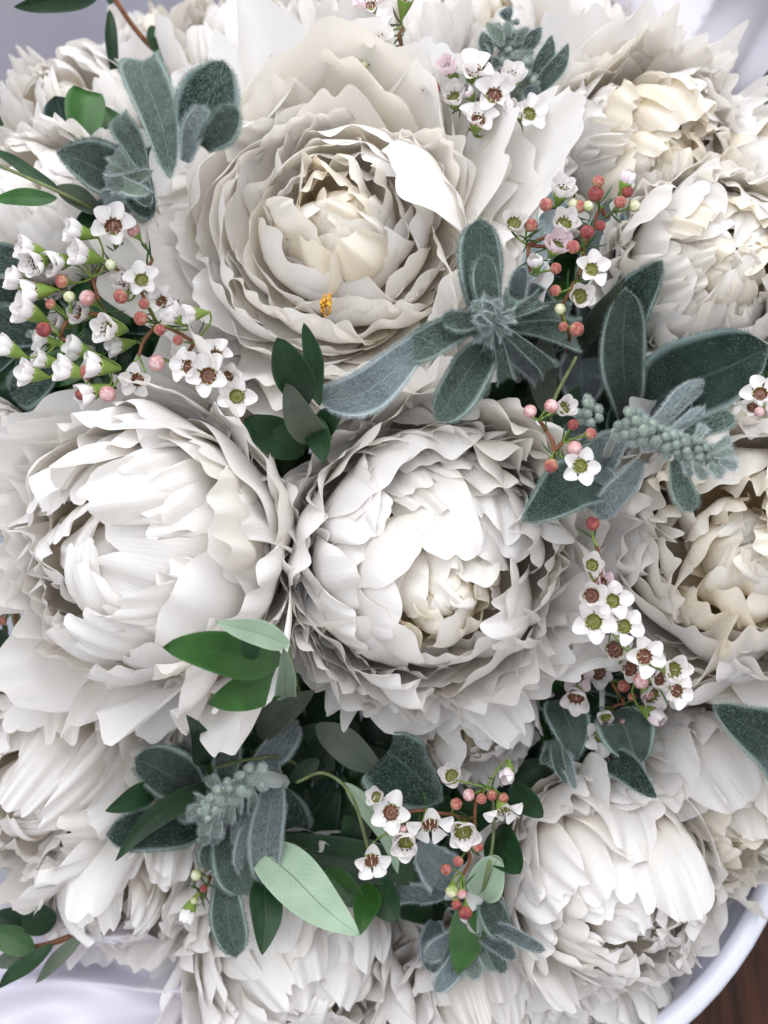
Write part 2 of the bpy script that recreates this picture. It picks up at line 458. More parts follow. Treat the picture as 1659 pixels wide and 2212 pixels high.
# hero blooms
F(930, 1225, 345, .50, (.13, -.19, 1), 'full round white peony whose petals part around a small cream eye', n=128, psi_in=30, psi_out=99, power=0.72,
  core=36, core_psi=34, Rin=0.62, flare=0.08, ruffle=0.065, cream=0.18, spin=0.4, core_r=0.54, core_z=0.24, extra=cup_extra(8, 0.46, 37, 0.36, (.03, -.03, .34), ruffle=0.06))
def f2_extra(o, R):
    for k in range(13):                                         # broad smooth guard petals
        me = petal(R * 0.92, 0.62, rad(165), rad(rs.uniform(84, 104)), R * rs.uniform(0.36, 0.52), k * 0.4833 + rs.uniform(-.15, .15), flare=rs.uniform(0.08, 0.26), ruffle=rs.uniform(.03, .06),
                   notch=0.10, cup=rs.uniform(1.2, 2.0), crump=0.02, lean=rs.normal(0, .08), nu=40, nv=15)
        link('petal', me, o, [MP_WHITE])
    stamen_clump(o, R, f2_phi(o, 682, 700), rad(62), 0.57)
def f2_phi(o, x, y):
    c = o.location; v = o.matrix_basis.to_3x3().transposed() @ (P(x, y, .44) - c)
    return math.atan2(v.y, v.x)
F(738, 496, 405, .50, (-.02, .13, 1), 'widest open white peony, loose long petals spread round a cream ruffled heart', n=135, psi_in=24, psi_out=108, power=0.62,
  core=40, core_psi=42, Rin=0.28, flare=0.20, ruffle=0.055, cream=0.3, spin=1.1, wid=(0.28, 0.48), zs=0.66, extra=f2_extra, jit=13, core_r=0.5, core_z=-0.05)
F(302, 1192, 350, .50, (-.40, -.08, .9), 'white peony turned aside showing big smooth guard petals, under the waxflower spray', n=104, psi_in=20, psi_out=110, power=0.75, core=18, Rin=0.6,
  flare=0.14, ruffle=0.08, cream=0.12, spin=2.0, wid=(0.30, 0.60), core_white=True)
F(1612, 1185, 335, .50, (-.42, .02, .9), 'cream tinted peony with swirled folds right under the woolly flower spike', n=92, psi_in=26, psi_out=104, power=0.8, core=30, Rin=0.6,
  flare=0.08, ruffle=0.07, cream=0.45, spin=0.2, core_psi=44)
F(1330, 1915, 268, .54, (.30, -.34, .88), 'bright white peony with tight ruffles and pleated guard petals near the tub rim', n=110, psi_in=14, psi_out=108, power=0.75, core=18, Rin=0.6,
  flare=0.06, ruffle=0.06, cream=0.12, spin=0.9, wid=(0.24, 0.55), core_white=True)
F(1530, 1735, 245, .57, (.25, -.35, .85), 'ruffled blush white peony tucked behind the tightly ruffled peony and over the paper', n=90, psi_in=20, psi_out=112, core=16, Rin=0.6, flare=0.16, ruffle=0.10,
  cream=0.3, spin=0.2)
F(120, 1690, 265, .57, (-.2, -.3, .92), 'loose white peony with broad petals beside the hanging grey green rosette', n=84, psi_in=22, psi_out=112, core=12, Rin=0.6, flare=0.18, ruffle=0.07,
  cream=0.08, spin=2.4, wid=(0.34, 0.58), core_white=True)
F(290, 1890, 215, .58, (.1, -.6, .8), 'shaggy white peony with fringed hanging petals over the folded tissue', n=90, psi_in=25, psi_out=125, core=10, Rin=0.6, flare=0.25, ruffle=0.10,
  cream=0.1, spin=0.7, wid=(0.32, 0.5), core_white=True)
F(640, 2070, 265, .58, (.2, -.3, .9), 'broad petalled white peony with crumpled tuft, under the big sage leaf', n=84, psi_in=16, psi_out=110, core=20, Rin=0.6, flare=0.18, ruffle=0.09,
  cream=0.1, spin=1.9, wid=(0.30, 0.55), core_white=True)
F(1075, 2170, 215, .58, (.1, -.5, .85), 'white peony with finger like frilled petals below the olive leaf tip', n=84, psi_in=22, psi_out=116, core=12, Rin=0.6, flare=0.22, ruffle=0.11,
  cream=0.1, spin=1.3, wid=(0.26, 0.5), core_white=True)
F(735, 1775, 155, .635, (-.2, .1, .95), 'small hidden white peony glimpsed between the dark leaves', n=50, core=8, flare=0.15, cream=0.05, spin=1.0, wid=(0.4, 0.6), core_white=True, res=0.8)
F(1010, 1555, 165, .555, (.1, -.55, .8), 'low white peony peeping out under the eyed peony', n=60, core=6, cream=0.1, spin=0.6, flare=0.15, core_white=True, res=0.9)
F(1275, 2195, 175, .585, (.2, -.6, .75), 'low frilled white peony between the tub rim and the tightly ruffled peony', n=64, core=8, cream=0.1, spin=0.2, flare=0.15, core_white=True, res=0.9)
# behind and beside
F(1388, 345, 250, .57, (.14, -.2, .95), 'feathery white peony with glowing cream centre beside the crumpled paper', n=100, psi_in=16, psi_out=112, core=30, core_z=0.08, Rin=0.5, flare=0.18, ruffle=0.08,
  cream=0.3, spin=0.5, wid=(0.3, 0.55))
F(1540, 585, 235, .53, (.1, -.1, 1), 'frilly cream peony above the large dark woolly leaf', n=100, psi_in=14, psi_out=110, core=22, Rin=0.6, flare=0.10, ruffle=0.10, cream=0.4, spin=2.2)
F(1665, 390, 170, .59, (.5, .3, .8), 'half seen white peony at the paper edge over the frilly cream peony', n=64, core=8, flare=0.2, cream=0.15, spin=0.2, res=0.8)
F(540, 125, 200, .66, (-.2, .6, .75), 'soft white peony standing behind the pointed dark green leaf', n=70, core=8, flare=0.3, ruffle=0.09, cream=0.1, spin=0.1, res=0.8, psi_out=112, core_white=True)
F(845, 75, 205, .65, (0, .5, .85), 'upright white peony behind the waxflower sprig with needle leaves', n=70, core=8, flare=0.3, ruffle=0.09, cream=0.15, spin=0.7, res=0.8, psi_out=112, core_white=True)
F(1050, 55, 165, .67, (.1, .5, .85), 'pale peony standing behind the woolly budded top shoot', n=64, core=8, flare=0.3, cream=0.15, spin=1.7, res=0.8, psi_out=112)
F(1260, 60, 150, .70, (.2, .6, .7), 'shadowed white peony with one long stiff petal in front of the paper wall', n=56, core=8, flare=0.4, cream=0.3, spin=0.4, res=0.8, psi_out=118)
F(165, 245, 190, .64, (-.25, .35, .9), 'soft white peony out of focus behind the woolly rosette', n=70, core=10, flare=0.18, cream=0.1, spin=0.9, res=0.8, psi_out=112, core_white=True)
F(75, 450, 200, .58, (-.3, .2, .9), 'white peony under the thin crossing olive leaves', n=74, core=10, flare=0.12, cream=0.12, spin=0.3, res=0.8, core_white=True)
F(345, 110, 120, .73, (-.1, .7, .6), 'dim small peony with upright petals beside the dark olive leaves', n=44, core=6, flare=0.4, cream=0.2, spin=0.3, res=0.7, psi_out=115)
F(-30, 980, 130, .57, (-.3, .2, .9), 'sliver of a white peony beside the peony turned aside', n=50, core=4, cream=0.1, spin=0.3, res=0.7, core_white=True)
F(330, 1610, 170, .60, (-.1, .2, .95), 'shaded white peony squeezed under the peony turned aside', n=56, core=6, cream=0.3, spin=0.3, res=0.8)

# ---------------------------------------------------------------- where the flower tops lie
def surf1(x, y):
    o = CAM; dv = (P(x, y, 1.0) - CAM); L2 = dv.length; dn = dv / L2
    best = 0.60
    for c, R in SPH:
        oc = o - c; b = oc.dot(dn); q = b * b - (oc.length_squared - R * R)
        if q > 0:
            t = (-b - math.sqrt(q)) / L2
            best = min(best, t)
    return best
def surf(x, y, w=34):
    s = [surf1(x + i * w, y + j * w) for i in (-1, 0, 1) for j in (-1, 0, 1)]
    s.sort()
    return min(sum(s[:5]) / 5, 0.56 if y > 250 else 0.66)
# ---------------------------------------------------------------- leaf materials
def leaf_mat(name, lo, hi, vein, rough, spec, sheen=0.0, bump=0.3, vein_w=0.02, veins=9, trans=None, fuzzy=False, coat=0.0, edge=None):
    """uv: x across 0..1, y along 0..1.  A midrib and slanting side veins."""
    m, nt, ns, L = new_mat(name)
    out = ns.new('ShaderNodeOutputMaterial'); uv = ns.new('ShaderNodeUVMap'); sep = ns.new('ShaderNodeSeparateXYZ'); L.new(uv.outputs[0], sep.inputs[0])
    oi = ns.new('ShaderNodeObjectInfo'); tc = ns.new('ShaderNodeTexCoord')
    nz = node(ns, 'ShaderNodeTexNoise', noise_dimensions='4D', in_Scale=70.0 if not fuzzy else 120.0, in_Detail=4.0)
    L.new(tc.outputs['Object'], nz.inputs['Vector']); L.new(oi.outputs['Random'], nz.inputs['W'])
    r = ramp(ns, [(0.32, lo), (0.68, hi)]); L.new(nz.outputs[0], r.inputs[0])
    ab = node(ns, 'ShaderNodeMath', operation='SUBTRACT'); ab.inputs[1].default_value = 0.5; L.new(sep.outputs[0], ab.inputs[0])
    a2 = node(ns, 'ShaderNodeMath', operation='ABSOLUTE'); L.new(ab.outputs[0], a2.inputs[0])
    mid = node(ns, 'ShaderNodeMapRange'); mid.inputs[1].default_value = vein_w; mid.inputs[2].default_value = vein_w * 0.35
    L.new(a2.outputs[0], mid.inputs[0])
    # side veins: frac((v - k*|u|) * n)
    ml = node(ns, 'ShaderNodeMath', operation='MULTIPLY_ADD'); ml.inputs[1].default_value = -0.55
    L.new(a2.outputs[0], ml.inputs[0]); L.new(sep.outputs[1], ml.inputs[2])
    mn = node(ns, 'ShaderNodeMath', operation='MULTIPLY'); mn.inputs[1].default_value = veins; L.new(ml.outputs[0], mn.inputs[0])
    fr = node(ns, 'ShaderNodeMath', operation='FRACT'); L.new(mn.outputs[0], fr.inputs[0])
    f2 = node(ns, 'ShaderNodeMath', operation='SUBTRACT'); f2.inputs[1].default_value = 0.5; L.new(fr.outputs[0], f2.inputs[0])
    f3 = node(ns, 'ShaderNodeMath', operation='ABSOLUTE'); L.new(f2.outputs[0], f3.inputs[0])
    sv = node(ns, 'ShaderNodeMapRange'); sv.inputs[1].default_value = 0.16; sv.inputs[2].default_value = 0.0; sv.inputs[4].default_value = 0.11
    L.new(f3.outputs[0], sv.inputs[0])
    mxv = node(ns, 'ShaderNodeMath', operation='MAXIMUM'); L.new(mid.outputs[0], mxv.inputs[0]); L.new(sv.outputs[0], mxv.inputs[1])
    cm = node(ns, 'ShaderNodeMix', data_type='RGBA'); L.new(mxv.outputs[0], cm.inputs[0]); L.new(r.outputs[0], cm.inputs[6]); cm.inputs[7].default_value = (*vein, 1)
    col = cm.outputs[2]
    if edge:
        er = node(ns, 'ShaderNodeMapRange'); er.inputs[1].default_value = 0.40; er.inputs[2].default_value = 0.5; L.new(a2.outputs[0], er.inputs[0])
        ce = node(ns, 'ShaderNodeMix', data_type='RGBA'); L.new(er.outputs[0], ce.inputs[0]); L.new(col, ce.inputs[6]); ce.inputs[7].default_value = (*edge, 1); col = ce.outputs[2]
    hv = node(ns, 'ShaderNodeHueSaturation'); mr = node(ns, 'ShaderNodeMapRange'); mr.inputs[3].default_value = 0.75; mr.inputs[4].default_value = 1.25
    L.new(oi.outputs['Random'], mr.inputs[0]); L.new(mr.outputs[0], hv.inputs['Value']); L.new(col, hv.inputs['Color'])
    n2 = node(ns, 'ShaderNodeTexNoise', in_Scale=900.0 if fuzzy else 420.0, in_Detail=3.0); L.new(tc.outputs['Object'], n2.inputs['Vector'])
    ad = node(ns, 'ShaderNodeMath', operation='MULTIPLY_ADD'); ad.inputs[1].default_value = -0.5; L.new(mxv.outputs[0], ad.inputs[0]); L.new(n2.outputs[0], ad.inputs[2])
    b = node(ns, 'ShaderNodeBump', in_Strength=bump, in_Distance=0.0008); L.new(ad.outputs[0], b.inputs['Height'])
    p = node(ns, 'ShaderNodeBsdfPrincipled', in_Roughness=rough); p.inputs['Specular IOR Level'].default_value = spec
    p.inputs['Sheen Weight'].default_value = sheen; p.inputs['Sheen Roughness'].default_value = 0.35; p.inputs['Sheen Tint'].default_value = (0.8, 0.9, 0.92, 1)
    p.inputs['Coat Weight'].default_value = coat; p.inputs['Coat Roughness'].default_value = 0.3
    L.new(hv.outputs[0], p.inputs['Base Color']); L.new(b.outputs[0], p.inputs['Normal'])
    if trans:
        t = ns.new('ShaderNodeBsdfTranslucent'); t.inputs[0].default_value = (*trans, 1)
        mx = ns.new('ShaderNodeMixShader'); mx.inputs[0].default_value = 0.15
        L.new(p.outputs[0], mx.inputs[1]); L.new(t.outputs[0], mx.inputs[2]); L.new(mx.outputs[0], out.inputs[0])
    else: L.new(p.outputs[0], out.inputs[0])
    return m

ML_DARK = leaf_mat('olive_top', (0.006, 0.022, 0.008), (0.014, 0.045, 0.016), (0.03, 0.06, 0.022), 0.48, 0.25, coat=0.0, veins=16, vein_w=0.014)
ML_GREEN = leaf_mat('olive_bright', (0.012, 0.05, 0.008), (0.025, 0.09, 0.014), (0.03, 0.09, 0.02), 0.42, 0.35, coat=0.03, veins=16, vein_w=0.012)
ML_SAGE = leaf_mat('olive_underside', (0.20, 0.28, 0.20), (0.26, 0.35, 0.25), (0.05, 0.08, 0.045), 0.6, 0.3, veins=18, vein_w=0.013, bump=0.2)
ML_GREY = leaf_mat('olive_underside_grey', (0.055, 0.075, 0.052), (0.09, 0.115, 0.08), (0.03, 0.045, 0.03), 0.55, 0.35, veins=18, vein_w=0.013, bump=0.2)
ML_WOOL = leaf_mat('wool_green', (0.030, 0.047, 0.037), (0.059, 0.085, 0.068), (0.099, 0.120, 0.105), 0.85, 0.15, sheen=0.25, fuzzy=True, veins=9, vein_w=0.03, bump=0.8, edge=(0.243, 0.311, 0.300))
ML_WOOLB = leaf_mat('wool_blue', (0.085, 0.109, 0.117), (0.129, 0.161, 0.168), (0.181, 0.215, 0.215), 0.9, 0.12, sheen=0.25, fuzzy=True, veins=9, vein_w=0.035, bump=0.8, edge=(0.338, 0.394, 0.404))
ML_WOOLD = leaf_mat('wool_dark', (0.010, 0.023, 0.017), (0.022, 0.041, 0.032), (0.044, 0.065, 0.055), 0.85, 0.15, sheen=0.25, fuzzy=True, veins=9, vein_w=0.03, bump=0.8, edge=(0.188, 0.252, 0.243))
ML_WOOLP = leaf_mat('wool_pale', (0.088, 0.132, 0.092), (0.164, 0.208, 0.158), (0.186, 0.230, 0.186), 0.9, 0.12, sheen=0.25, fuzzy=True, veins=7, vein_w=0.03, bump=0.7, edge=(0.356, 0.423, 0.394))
ML_WOOLK = leaf_mat('wool_bud', (0.24, 0.31, 0.25), (0.34, 0.41, 0.34), (0.36, 0.42, 0.36), 0.9, 0.1, sheen=0.2, fuzzy=True, veins=5, vein_w=0.03, bump=0.6)
M_FUZZ = simple_mat('white_fuzz', (0.34, 0.39, 0.39), 0.9, spec=0.1)
M_FUZZG = simple_mat('green_fuzz', (0.20, 0.26, 0.235), 0.9, spec=0.1)

def leaf_arrays(p0, p1, width, roll=0.0, bow=0.10, cupf=0.25, wave=0.0, shape='olive', nu=10, nv=22, thick=0.0006, curl_tip=0.0, side=0.0):
    """p0 base, p1 tip in the world. Returns top grid, bottom grid points (nv+1, nu+1, 3), normals"""
    ax = p1 - p0; Ln = ax.length; ax = ax / Ln
    face = (CAM - (p0 + p1) / 2).normalized()
    wd = ax.cross(face).normalized()
    nm = wd.cross(ax).normalized()
    wd, nm = (Matrix.Rotation(roll, 3, ax) @ wd), (Matrix.Rotation(roll, 3, ax) @ nm)
    v = np.linspace(0, 1, nv + 1)[:, None]; u = np.linspace(-1, 1, nu + 1)[None, :]
    if shape == 'olive': w = np.sin(np.pi * np.clip(v, 0, 1) ** 0.85) ** 0.75 * (1 - 0.12 * v)
    elif shape == 'blunt': w = np.sin(np.pi * np.clip(v, 0, 1) ** 1.15) ** 0.62
    elif shape == 'heart': w = np.sin(np.pi * np.clip(v * 0.93 + 0.07, 0, 1) ** 0.62) ** 0.62
    elif shape == 'round': w = np.sin(np.pi * np.clip(v * 0.97 + 0.03, 0, 1) ** 0.95) ** 0.55
    elif shape == 'tongue': w = (0.32 + 0.68 * np.sin(np.clip(v / 0.6, 0, 1) * np.pi / 2)) * np.sqrt(np.clip(1 - np.clip((v - 0.62) / 0.38, 0, 1) ** 2.3, 0, 1))
    else: w = np.sin(np.pi * np.clip(v, 0, 1) ** 0.6) ** 0.8
    w = np.maximum(w, 0.015)
    hw = width / 2
    x = u * w * hw
    ph = rs.uniform(0, 6.28, 4)
    off = bow * Ln * np.sin(np.pi * v) - curl_tip * Ln * v ** 3
    dz = off + cupf * hw * (np.abs(u) ** 1.8) * w - 0.05 * hw * np.exp(-(u / 0.12) ** 2) * w
    dz = dz + wave * hw * np.abs(u) ** 1.5 * w * (np.sin(v * 11 + ph[0] + (u > 0) * 2.1) + 0.5 * np.sin(v * 23 + ph[1]))
    dz = dz + 0.02 * Ln * np.sin(v * 4 + ph[2])
    xs = x + side * Ln * np.sin(np.pi * v) + 0.02 * Ln * np.sin(v * 5 + ph[3]) * np.sin(np.pi * v)
    A = np.array(ax); W = np.array(wd); N = np.array(nm); B = np.array(p0)
    top = B + (v * Ln * np.ones_like(u))[..., None] * A + xs[..., None] * W + dz[..., None] * N
    gu = np.gradient(top, axis=1); gv = np.gradient(top, axis=0)
    nr = np.cross(gu, gv); ln = np.linalg.norm(nr, axis=2, keepdims=True); nr = nr / np.maximum(ln, 1e-12)
    if (nr.reshape(-1, 3).mean(0) @ N) < 0: nr = -nr
    th = thick * (1 - np.abs(u) ** 4)[..., None] * np.minimum(1, w * 3)[..., None]
    bot = top - nr * th
    return top, bot, nr, np.broadcast_to((u + 1) / 2, x.shape), np.broadcast_to(v, x.shape)

def leaf(parent, p0, p1, width, mtop, mbot, name='leaf', fuzz=0, fuzz_mat=None, fuzz_len=0.0021, **kw):
    top, bot, nr, U, V = leaf_arrays(p0, p1, width, **kw)
    nv, nu = top.shape[0] - 1, top.shape[1] - 1
    n = top.shape[0] * top.shape[1]
    org = np.array(parent.location)
    co = np.concatenate([top.reshape(-1, 3), bot.reshape(-1, 3)]) - org
    f1 = grid_faces(nu, nv); f2 = grid_faces(nu, nv, n, True)
    # make the upper side face along nr
    a, b, c = co[f1[len(f1) // 2][0]], co[f1[len(f1) // 2][1]], co[f1[len(f1) // 2][2]]
    if np.cross(b - a, c - b) @ nr[nv // 2, nu // 2] < 0: f1 = f1[:, ::-1]; f2 = f2[:, ::-1]
    # rim
    ring = [(0, i) for i in range(nu)] + [(j, nu) for j in range(nv)] + [(nv, i) for i in range(nu, 0, -1)] + [(j, 0) for j in range(nv, 0, -1)]
    idx = [j * (nu + 1) + i for j, i in ring]; k = len(idx)
    f3 = np.array([(idx[i], idx[(i + 1) % k], idx[(i + 1) % k] + n, idx[i] + n) for i in range(k)])
    fc = np.concatenate([f1, f2, f3])
    mi = np.concatenate([np.zeros(len(f1)), np.ones(len(f2)), np.zeros(len(f3))])
    uv = np.tile(np.stack([U, V], -1).reshape(-1, 2), (2, 1))
    o = link(name, mesh(name, co, fc, uv, mi), parent, [mtop, mbot])
    if fuzz:
        tg = np.gradient(top, axis=0); tg = tg / np.maximum(np.linalg.norm(tg, axis=2, keepdims=True), 1e-12)
        gu = np.gradient(top, axis=1); gl = np.maximum(np.linalg.norm(gu, axis=2, keepdims=True), 1e-12); gu = gu / gl
        V3 = []; 
        m = fuzz
        j = rs.uniform(0, nv - 0.001, m); i = np.where(rs.rand(m) < 0.35, rs.choice([0.0, nu - 0.001], m), rs.uniform(0, nu - 0.001, m))
        j0, i0 = j.astype(int), i.astype(int); fj, fi = (j - j0)[:, None], (i - i0)[:, None]
        def lerp(g): return (g[j0, i0] * (1 - fi) + g[j0, i0 + 1] * fi) * (1 - fj) + (g[j0 + 1, i0] * (1 - fi) + g[j0 + 1, i0 + 1] * fi) * fj
        sgn = np.where(rs.rand(m) < 0.6, 1.0, -1.0)[:, None]
        pos = np.where(sgn > 0, lerp(top), lerp(bot)); nn = lerp(nr) * sgn
        edge = np.clip((np.abs(i / nu * 2 - 1) - 0.9) / 0.1, 0, 1)[:, None] * np.sign(i / nu - 0.5)[:, None]
        dr = 0.55 * nn * (1 - 0.6 * np.abs(edge)) + 0.55 * lerp(tg) + 1.1 * edge * lerp(gu) + rs.normal(0, 0.25, (m, 3))
        dr /= np.linalg.norm(dr, axis=1, keepdims=True)
        ln = fuzz_len * rs.uniform(0.45, 1.25, (m, 1))
        sd = np.cross(dr, rs.normal(0, 1, (m, 3))); sd /= np.linalg.norm(sd, axis=1, keepdims=True)
        wv = 0.000065
        tri = np.stack([pos - sd * wv, pos + sd * wv, pos + dr * ln], 1).reshape(-1, 3) - org
        h = link('fuzz', mesh('fuzz', tri, np.arange(m * 3).reshape(-1, 3)), o, [fuzz_mat or M_FUZZ])
        h['kind'] = 'stuff'
    return o

def lam(parent, x0, y0, x1, y1, w, tone='g', d0=0.0, d1=0.0, name='leaf', fuzz=1500, lift=0.013, **kw):
    """woolly leaf from (x0, y0) to (x1, y1)"""
    a = surf(x0, y0) - lift + d0; b = surf(x1, y1) - lift * 0.6 + d1
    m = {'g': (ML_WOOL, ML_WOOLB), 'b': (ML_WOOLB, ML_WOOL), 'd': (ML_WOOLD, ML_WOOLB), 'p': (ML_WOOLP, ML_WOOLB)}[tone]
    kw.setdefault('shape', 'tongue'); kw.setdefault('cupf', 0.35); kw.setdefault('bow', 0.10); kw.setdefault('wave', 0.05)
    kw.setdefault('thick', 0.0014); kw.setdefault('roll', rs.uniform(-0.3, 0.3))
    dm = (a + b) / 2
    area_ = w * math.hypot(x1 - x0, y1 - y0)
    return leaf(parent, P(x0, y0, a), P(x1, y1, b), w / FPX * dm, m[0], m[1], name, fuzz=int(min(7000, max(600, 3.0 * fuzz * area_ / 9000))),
                fuzz_mat=M_FUZZ if tone in 'bp' else M_FUZZG, **kw)

def ol(parent, x0, y0, x1, y1, w, tone='d', d0=0.0, d1=0.0, lift=0.013, **kw):
    """smooth olive leaf"""
    a = surf(x0, y0) - lift + d0; b = surf(x1, y1) - lift + d1
    m = {'d': (ML_DARK, ML_GREY), 'g': (ML_GREEN, ML_GREY), 's': (ML_SAGE, ML_DARK), 'y': (ML_GREY, ML_DARK)}[tone]
    kw.setdefault('shape', 'olive'); kw.setdefault('cupf', 0.18); kw.setdefault('bow', 0.07); kw.setdefault('roll', rs.uniform(-0.25, 0.25))
    return leaf(parent, P(x0, y0, a), P(x1, y1, b), w / FPX * (a + b) / 2, m[0], m[1], **kw)

def sprig(name, x, y, d, label, cat, group=None):
    o = empty(name, P(x, y, d)); tag(o, label, cat, group); return o

def stem(o, pts, r0, r1, mat, name='stem'):
    """pts world"""
    org = o.location; n = len(pts)
    return link(name, tube_mesh(name, [p - org for p in pts], [r0 + (r1 - r0) * i / (n - 1) for i in range(n)]), o, [mat])

# woolly little flower buds on the spikes
def knob_mesh():
    V, Fc = [], []
    n, k = 7, 9
    for j in range(n + 1):
        t = j / n; r = math.sin(math.pi * min(t * 0.97 + 0.02, 1)) ** 0.7 * (1 - 0.25 * t); z = t * 1.7 - 0.3
        for i in range(k):
            an = 2 * math.pi * i / k; q = r * (1 + 0.12 * math.sin(5 * an))
            V.append((q * math.cos(an), q * math.sin(an), z))
    for j in range(n):
        for i in range(k): Fc.append((j * k + i, j * k + (i + 1) % k, (j + 1) * k + (i + 1) % k, (j + 1) * k + i))
    body = mesh('woolly_bud', V, Fc, [(0.2, v[2] / 1.7) for v in V])
    T = []
    for q in range(420):
        z = rs.uniform(-0.2, 1.35); an = rs.uniform(0, 6.28); r = 0.92
        t = (z + 0.3) / 1.7; r = math.sin(math.pi * min(t * 0.97 + 0.02, 1)) ** 0.7 * (1 - 0.25 * t)
        p = Vector((r * math.cos(an), r * math.sin(an), z)); dr = Vector((math.cos(an), math.sin(an), 0.5 + t)) + Vector(rs.normal(0, 0.5, 3))
        dr.normalize(); s = dr.cross(Vector(rs.normal(0, 1, 3))).normalized() * 0.03
        T += [p - s, p + s, p + dr * rs.uniform(0.25, 0.6)]
    fz = mesh('fuzz', [tuple(q) for q in T], np.arange(len(T)).reshape(-1, 3))
    return body, fz
KNOB, KFUZZ = knob_mesh(); KNOB.materials.append(ML_WOOLK); KFUZZ.materials.append(M_FUZZ)
def knob(o, pos, dirv, s):
    b = bpy.data.objects.new('woolly_bud', KNOB); COL.objects.link(b); b.parent = o
    b.location = pos - o.location; b.rotation_euler = Vector(dirv).to_track_quat('Z', 'Y').to_euler(); b.scale = (s, s, s)
    h = bpy.data.objects.new('fuzz', KFUZZ); COL.objects.link(h); h.parent = b; h['kind'] = 'stuff'

def spike(o, pts, n, r, s):
    """whorls of woolly buds along the spike pts (x, y, d)"""
    w = [P(*p) for p in pts]
    for k in range(n):
        t = k / (n - 1) * (len(w) - 1); i = min(int(t), len(w) - 2); f = t - i
        p = w[i].lerp(w[i + 1], f); ax = (w[i + 1] - w[i]).normalized()
        an = k * 2.4; x = ax.cross(CF).normalized(); y = ax.cross(x)
        rad_ = (x * math.cos(an) + y * math.sin(an))
        sc = s * rs.uniform(0.75, 1.2) * (1 - 0.35 * k / n)
        knob(o, p + rad_ * r * rs.uniform(0.6, 1.1) * (1 - 0.4 * k / n), rad_ + ax * 0.8, sc)

M_WSTEM = simple_mat('woolly_stem', (0.22, 0.28, 0.24), 0.9, sheen=0.5)
M_OSTEM = simple_mat('olive_stem', (0.12, 0.15, 0.06), 0.6, var=0.3, vscale=200)
M_BROWN = simple_mat('brown_twig', (0.16, 0.06, 0.025), 0.6, var=0.4, vscale=300)

# ---------------------------------------------------------------- woolly lamb's ear shoots
WG = 'woolly grey green shoots among the peonies'
a = sprig('lambs_ear_shoot', 1063, 720, .46, 'woolly grey green rosette with green heart, perched on the eyed peony', 'leaf shoot', WG)
stem(a, [P(1063, 690, .435), P(1075, 740, .48), P(1120, 820, .55)], .0020, .002, M_WSTEM)
for q in [(935, 715, 690, 868, 92, 'b', .004, .0, dict(bow=.12, side=-.10, lift=.012)), (1130, 620, 1195, 397, 78, 'b', .04, .03, dict(shape='olive')),
          (1285, 790, 1318, 432, 105, 'b', .045, .03, {}), (1165, 705, 1144, 606, 58, 'b', .012, 0, {}), (1108, 665, 1128, 578, 40, 'b', .015, .005, {}),
          (1048, 690, 1038, 474, 92, 'g', 0, 0, dict(bow=.06)), (1062, 690, 1048, 551, 56, 'g', -.008, -.004, {}),
          (1030, 700, 866, 768, 66, 'g', -.004, 0, dict(bow=.16)), (1040, 690, 955, 688, 42, 'g', -.010, -.006, dict(bow=.15)),
          (1085, 705, 1234, 730, 66, 'g', -.003, 0, dict(bow=.14)), (1080, 690, 1188, 680, 44, 'g', -.010, -.006, dict(bow=.14)),
          (1070, 740, 944, 908, 92, 'g', -.002, 0, dict(bow=.15, side=.08)), (1062, 735, 1014, 836, 50, 'g', -.010, -.008, dict(bow=.14)),
          (1075, 725, 1165, 790, 66, 'b', .004, .006, {})]:
    lam(a, *q[:8], **q[8])
for i, ang in enumerate((95, 50, 138, 12, 172, -32, 212, -82, 245)):
    r_ = rad(ang); ln = (70, 56, 58, 62, 60, 58, 56, 66, 50)[i]
    lam(a, 1064, 692, 1064 + ln * math.cos(r_), 692 - ln * math.sin(r_), 36, 'g' if i % 2 else 'p', -.012 - .001 * (i % 3), -.008 + .004 * (i % 2), fuzz=2000, bow=.22, cupf=.55)
for i, ang in enumerate((70, 5, 120, 185, -60, 240, 92, -20, 155)):
    r_ = rad(ang); ln = 42 if i < 6 else 26
    lam(a, 1064, 688, 1064 + ln * math.cos(r_), 686 - ln * math.sin(r_), 26 if i < 6 else 17, 'p', -.020 - .003 * (i // 6), -.026 - .004 * (i // 6), fuzz=2600, bow=.15, cupf=.7)

